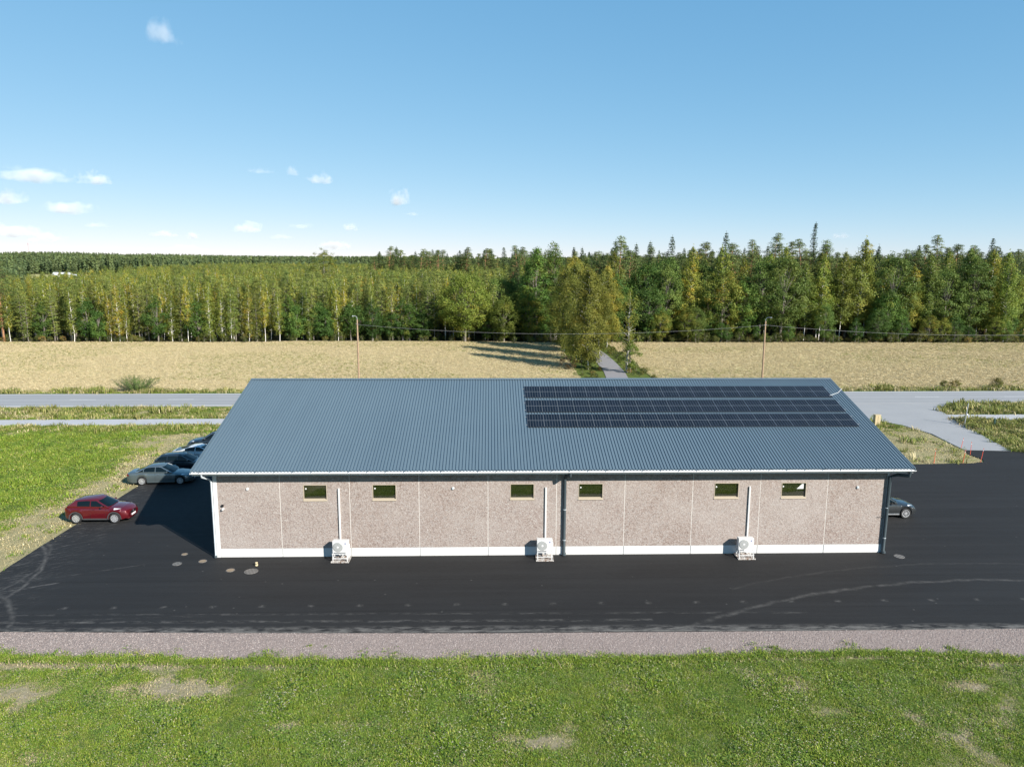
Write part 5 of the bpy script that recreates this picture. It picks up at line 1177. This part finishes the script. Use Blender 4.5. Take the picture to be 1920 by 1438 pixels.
WAG = dict(wb=2.65, fo=.87, ro=1.03, w=.885, wr=.32, h=1.46, crown=.06, spokes=5, spw=.14, sill=M_NAVY, rails=M_BLACK,
           top=[(-2.36, .9), (-2.2, .98), (-.5, .97), (.7, .95), (1.2, .9), (1.75, .82), (2.05, .72), (2.2, .6)],
           cab=dict(wsb=.88, rf=.0, rr=-1.85, rwb=-2.3, zf=.94, zr=1.0, tum=.7, roof=[(-2.3, 1.33), (-1.8, 1.4), (-.8, 1.46), (-.2, 1.46), (.1, 1.43), (1, 1.4)], pillars=[.78, -.4, -1.2, -2.0]))
SPB = dict(wb=2.81, fo=.9, ro=1.0, w=.925, wr=.335, h=1.39, crown=.06, spokes=10, sill=M_SILV, chrome=M_CHROME,
           top=[(-2.4, .96), (-2.2, 1.03), (-1.6, 1.0), (-.5, .94), (.7, .93), (1.2, .9), (1.8, .8), (2.15, .7), (2.31, .56)],
           cab=dict(wsb=.95, rf=.0, rr=-.95, rwb=-2.2, zf=.92, zr=1.02, tum=.64, roof=[(-2.2, 1.12), (-1.6, 1.26), (-1, 1.345), (-.5, 1.385), (-.1, 1.385), (.1, 1.36), (1, 1.33)], pillars=[.84, -.4, -1.3]))
SUV2 = dict(wb=2.87, fo=.85, ro=.98, w=.945, wr=.365, h=1.66, floor=.26, flare=.015, crown=.08, spokes=10, spw=.05, sill=M_CHROME, mirror=M_BLACK, rails=M_CHROME,
            top=[(-2.4, 1.0), (-2.2, 1.1), (-.5, 1.08), (.7, 1.07), (1.2, 1.05), (1.75, .97), (2.1, .86), (2.29, .66)],
            cab=dict(wsb=.95, rf=.1, rr=-1.75, rwb=-2.25, zf=1.05, zr=1.12, tum=.7, roof=[(-2.3, 1.5), (-1.7, 1.6), (-.8, 1.66), (-.1, 1.66), (.2, 1.62), (1, 1.58)], pillars=[.84, -.36, -1.25, -1.95]))
SUV3 = dict(SUV2, mirror=M_NAVY, sill=M_NAVY, chrome=M_CHROME)
car('parked_car', (-26.37, 48.98, .03), R(0), M_RED, SUV1, 'dark red small crossover with silver wheels parked alone at the lot edge')
car('parked_car', (-25.82, 57.55, .03), R(4), M_GREY, SED, 'grey blue saloon half in the shadow of the hall')
car('parked_car', (-25.55, 60.95, .03), R(3), M_NAVY, WAG, 'black estate car between the grey saloon and the silver car')
car('parked_car', (-25.3, 64.1, .03), R(3), M_SILV, SPB, 'silver fastback car behind the black estate')
car('parked_car', (-25.7, 68.0, .03), R(182), M_NAVY, SUV3, 'dark blue tall car mostly hidden by the roof edge')
car('parked_car', (27.15, 48.98, .03), R(0), M_DK, SUV2, 'dark grey SUV bonnet showing past the right corner of the hall')

# ================================================================== SMALL THINGS
M_POLE = barkmat('pole_wood', (.33, .235, .15), (.22, .15, .10), (6, 6, .8)); M_GALV = plain('galvanised', (.52, .54, .56), .4, .5)
WIRES = {}
for (X, Y, H, sgn, lb) in ((-17.97, 100.6, 9.75, -1, 'wooden lamp pole rising behind the left half of the roof'), (37.75, 100.6, 9.65, 1, 'wooden lamp pole rising behind the solar rows')):
    e = empty('lamp_pole', (X, Y, 0), 0, lb, 'lamp pole', 'wooden lamp poles along the road')
    MB().tube([(0, 0, -.1), (0, 0, H*.5), (0, 0, H-.3)], [.14, .12, .095], 10).build('post', M_POLE, e, smooth=50)
    arm = MB().tube([(0, 0, H-1.4), (0, 0, H-.1), (.08*sgn, -.1, H+.12), (.22*sgn, -.3, H+.22), (.36*sgn, -.62, H+.24)], .035, 8).build('lamp_arm', M_GALV, e, smooth=60)
    MB().lathe([(0, -.26), (.06, -.22), (.09, 0), (.07, .2), (0, .24)], 10, 'Y', (.42*sgn, -.82, H+.23)).build('lamp_head', M_GALV, arm, smooth=60)
    MB().tube([(-.13, -.05, H-.85), (.13, -.05, H-.85)], .03, 6).build('cable_clamp', M_GALV, e)
def wire(p0, p1, sag, lb):
    P = [np.array(p0)+(np.array(p1)-np.array(p0))*t-np.array([0, 0, 4*sag*t*(1-t)]) for t in np.linspace(0, 1, 28)]
    o_ = MB().tube(P, .013, 5).build('overhead_cable', plain('pale_cable', (.2, .2, .2), .5), smooth=60); tag(o_, lb, 'cable', 'overhead cables')
wire((-17.97, 100.5, 8.8), (37.75, 100.5, 8.8), 1.25, 'sagging overhead cable between the two wooden poles'); wire((37.75, 100.5, 8.8), (96, 101.2, 8.4), 1.2, 'overhead cable running from the right pole out of the picture')
# marker sticks
M_STICK = plain('orange_red_plastic', (.75, .10, .05), .5, var=.15)
for (bx, by, tx, ty, lb) in ((1751, 868, 1755, 841, 'orange marker stick standing alone at left'), (1805, 868, 1811, 843, 'orange marker stick at the near side of the cluster'), (1819, 853, 1822, 828, 'orange marker stick in the middle of the cluster'), (1838, 867, 1845, 840, 'orange marker stick at the tip of the grass triangle'), (1801, 842, 1807, 821, 'orange marker stick farthest towards the access road')):
    b = G(bx, by); t = AtY(tx, ty, b[1]+.05)
    e = empty('marker_stick', tuple(b), 0, lb, 'marker stick', 'orange marker sticks at the lot corner')
    d = t-b; MB().tube([(0, 0, -.1), tuple(d)], [.022, .016], 6).build('rod', M_STICK, e); q = d*.9
    MB().tube([tuple(d*.80), tuple(d*.86)], .0235, 6).build('reflector', plain('reflector_white', (.8, .8, .8), .4), e)
# sign post with brace
b = G(1808, 798); t = AtY(1816, 756, b[1])
e = empty('sign_post', tuple(b), 0, 'slim grey metal post with diagonal brace beside the access road', 'post')
d = t-b; MB().tube([(0, 0, -.1), tuple(d)], .045, 8).build('post', M_GALV, e, smooth=50)
q = G(1800, 792)-b; MB().tube([tuple(q), tuple(d*.38)], .035, 6).build('brace', M_GALV, e)
MB().box(d[0]*.52-.02, d[0]*.52+.14, -.1, -.02, d[2]*.5-.09, d[2]*.5+.09).build('clamp_box', M_TRIM, e, bevel=.01)
b = G(1864, 801); e = empty('marker_post', tuple(b), 0, 'short dark green post in the weeds right of the access road', 'post')
MB().box(-.09, .09, -.06, .06, -.05, .92).build('post', plain('dark_green', (.012, .045, .035), .5), e, bevel=.02); MB().add([(-.1, -.07, .92), (.1, -.07, .92), (.1, .07, .98), (-.1, .07, .98)], [(0, 1, 2, 3)]).build('cap', bpy.data.materials['dark_green'], e)
b = G(1850, 794); tag(MB().add([(b[0]+math.cos(t)*(1.0 if k == 0 else .5)*1.2, b[1]+math.sin(t)*(.6 if k == 0 else .3), 0 if k == 0 else .35) for k in (0, 1) for t in np.linspace(0, 6.283, 11)[:-1]], [(i, (i+1) % 10, 10+(i+1) % 10, 10+i) for i in range(10)]+[tuple(range(10, 20))]).build('soil_heap', plain('turned_soil', (.11, .075, .055), .95, var=.4, scale=5), smooth=60), 'small heap of brown soil beside the dark green post', 'soil heap')
b = G(1643, 798); e = empty('cable_cabinet', tuple(b), R(8), 'pale yellow cabinet showing past the right roof edge', 'cabinet')
MB().box(-.32, .32, -.2, .2, 0, 1.18).build('cabinet_body', plain('cream_enamel', (.42, .34, .2), .5), e, bevel=.02); MB().box(-.35, .35, -.23, .23, 1.18, 1.23).build('cabinet_lid', bpy.data.materials['cream_enamel'], e, bevel=.015); MB().box(-.012, .012, -.206, -.2, .05, 1.1).build('door_gap', M_LINE, e)
# covers in the asphalt
a = NT('cast_iron'); p = a.obj(); x, y, z = a.xyz(p); f = a.math('MULTIPLY', a.math('GREATER_THAN', a.math('FRACT', a.math('MULTIPLY', x, 6)), .5), a.math('GREATER_THAN', a.math('FRACT', a.math('MULTIPLY', y, 6)), .35)); a.bsdf(a.mix(a.math('MULTIPLY', f, a.noise(p, 5)), (.16, .15, .14), (.05, .047, .043)), .7, .3); M_IRON = a.m
M_RUST = plain('rusty_dust', (.2, .15, .10), .85, var=.25, scale=8)
for (px_, py_, rad, m_, lb) in ((471, 1071, .38, M_IRON, 'largest round iron cover near the left corner of the hall'), (432, 1069, .25, M_RUST, 'small rusty round cover left of the largest cover'), (332, 1057, .26, M_IRON, 'round grey cover farthest left in the asphalt'), (380, 1052, .24, M_RUST, 'dusty round cover by the left corner of the hall'), (346, 1039, .19, M_RUST, 'small tan cover left of the hall corner'), (1686, 1043, .3, M_IRON, 'round cover by the right corner of the hall')):
    b = G(px_, py_, .03)
    e = empty('manhole_cover', (b[0], b[1], .03), trng.uniform(0, 3), lb, 'manhole cover', 'covers in the asphalt')
    MB().lathe([(0, .012), (rad*.82, .012), (rad*.83, .004)], 26).build('lid', m_, e); MB().lathe([(rad*.86, .004), (rad*.86, .014), (rad, .014), (rad*1.02, .002)], 26).build('ring', M_IRON, e)
b = G(481, 1060, .03); e = empty('standpipe', (b[0], b[1], .03), 0, 'short pale pipe stub standing by the largest iron cover', 'pipe')
MB().lathe([(.0, .2), (.07, .195), (.085, .16), (.085, 0)], 12).build('pipe', plain('tan_plastic', (.55, .45, .28), .5), e, smooth=40); MB().lathe([(.087, .12), (.095, .12), (.095, .16), (.087, .16)], 12).build('collar', M_BLACK, e)
# far farm buildings, mast
def barn(X, Y, L, D, h, rz, lb):
    z = float(far_h(X, Y))+1.0; e = empty('barn', (X, Y, z), rz, lb, 'barn', 'far white farm buildings')
    MB().box(-L/2, L/2, -D/2, D/2, -1.5, h).build('wall', plain('far_white', (.7, .7, .68), .7), e)
    r_ = MB(); r_.add([(-L/2-.4, -D/2-.4, h-.1), (L/2+.4, -D/2-.4, h-.1), (L/2+.4, 0, h+D*.22), (-L/2-.4, 0, h+D*.22), (L/2+.4, D/2+.4, h-.1), (-L/2-.4, D/2+.4, h-.1)], [(0, 1, 2, 3), (3, 2, 4, 5), (0, 3, 5), (1, 4, 2)]); r_.build('roof', plain('far_pale_roof', (.62, .63, .66), .6), e, fix=True)
    for k in range(3): MB().box(-L*.3+k*L*.3-1, -L*.3+k*L*.3+1, -D/2-.06, -D/2, 0, h*.7).build('door', plain('far_door', (.25, .12, .1), .7), e)
b = AtY(118, 522, 640); barn(b[0], 640, 13, 9, 2.6, R(12), 'long white barn in the far clearing at left'); b = AtY(146, 524, 632); barn(b[0], 632, 6, 5, 2.2, R(-8), 'small white shed right of the long far barn')
b = AtY(297, 511, 900); e = empty('silo', (b[0], 900, float(far_h(b[0], 900))), 0, 'tiny white domed silo above the young wood at left', 'silo')
MB().lathe([(4.2, 0), (4.2, 1)], 16).build('shell', bpy.data.materials['far_white'], e, smooth=40); bpy.data.objects[e.children[0].name].scale = (1, 1, max(1.0, b[2]-1.5-e.location.z)); MB().lathe([(4.3, 0), (3.6, 2.2), (2, 3.6), (0, 4.2)], 16).build('dome', bpy.data.materials['far_white'], e, smooth=60).location.z = max(1.0, b[2]-1.5-e.location.z)
b = AtY(52, 455, 2400); zg = float(far_h(b[0], 2400)); e = empty('radio_mast', (b[0], 2400, zg), 0, 'thin distant radio mast above the hills at far left', 'mast')
MB().tube([(0, 0, 0), (0, 0, b[2]-zg)], [.9, .5], 4).build('lattice', plain('mast_red', (.45, .3, .3), .6), e); MB().tube([(0, 0, b[2]-zg-8), (0, 0, b[2]-zg-2)], 1.1, 6).build('antenna_drum', bpy.data.materials['mast_red'], e)

# ================================================================== CLOUDS
CL = [(305, 66, 62, 46, .5, 'faint wispy cloud high at left'), (62, 331, 118, 34, 1.0, 'broad white cloud, leftmost of the upper row'), (178, 337, 58, 28, .9, 'small cloud right of the broad upper cloud'), (8, 373, 70, 30, .9, 'cloud cut by the left edge, middle row'), (131, 391, 78, 30, .9, 'oval cloud in the middle row at left'),
      (20, 435, 92, 30, 1.0, 'bright cloud cut by the left edge, low'), (86, 447, 66, 22, .7, 'small cloud right of the low bright cloud'), (467, 429, 62, 24, 1.0, 'bright low cloud above the young wood'), (600, 338, 42, 24, .8, 'small round cloud left of the sky centre'), (550, 323, 30, 22, .45, 'pale wisp left of the small round cloud'),
      (488, 322, 44, 12, .4, 'flat pale wisp in the upper row'), (745, 375, 50, 32, 1.1, 'compact white cumulus nearest the sky centre'), (776, 402, 32, 9, .4, 'flat wisp below the compact cumulus'), (655, 428, 36, 16, .7, 'small low cloud above the round topped tree'), (566, 425, 44, 12, .4, 'flat wisp beside the bright low cloud'),
      (312, 440, 50, 14, .6, 'flat cloud low over the far hills'), (362, 443, 26, 16, .7, 'tiny cloud low over the far hills'), (346, 466, 70, 16, .6, 'long flat cloud just above the far hills'), (524, 445, 52, 10, .4, 'thin wisp low above the young wood'), (182, 423, 42, 12, .45, 'thin wisp low at left'), (628, 463, 52, 20, .8, 'white cloud behind the round topped tree'), (1577, 444, 38, 12, .6, 'small pale cloud over the older wood at right')]
SC.cycles.volume_step_rate = 1.0; SC.cycles.volume_max_steps = 128
bm = bmesh.new(); bmesh.ops.create_icosphere(bm, subdivisions=2, radius=1.0); cme = bpy.data.meshes.new('cloud'); bm.to_mesh(cme); bm.free()
def cloudmat(k, dens, seed):
    a = NT('cloud_vapour_%d' % k); p = a.obj()
    q = a.n('VectorMath', operation='ADD'); a.set(q.inputs[0], p); q.inputs[1].default_value = (seed*3.7, seed*1.3, seed*2.1)
    n = a.noise(a.scale(q.outputs[0], (1.0, 1, .55)), 1.7, 6, .62)
    d = a.n('VectorMath', operation='LENGTH'); a.set(d.inputs[0], p); z = a.xyz(p)[2]
    f = a.math('ADD', a.math('MULTIPLY_ADD', n, 2.3, -.62), a.math('MULTIPLY', d.outputs['Value'], -.95))
    f = a.math('SUBTRACT', f, a.math('MULTIPLY', a.math('MAXIMUM', a.math('SUBTRACT', -.25, z), 0.0), 1.6))
    f = a.math('MULTIPLY', f, 2.2, clamp=True)
    pv = a.n('VolumePrincipled'); pv.inputs['Color'].default_value = (1, 1, 1, 1); pv.inputs['Anisotropy'].default_value = -.2
    a.set(pv.inputs['Density'], a.math('MULTIPLY', f, dens)); a.t.links.new(pv.outputs[0], a.out.inputs['Volume'])
    return a.m
for k, (px_, py_, w_, h_, dn, lb) in enumerate(CL):
    Y = 5200; c_ = AtY(px_, py_, Y); sx = w_/CF*Y*.72; sz = h_/CF*Y*.8
    me = cme.copy(); me.materials.append(cloudmat(k, .0135*dn*60/max(30, w_)*(1 if dn > .5 else .6), k+1))
    o_ = meshobj('cloud', me, None, tuple(c_)); o_.scale = (sx, sx*.8, sz); tag(o_, lb, 'cloud', 'clouds in the sky')
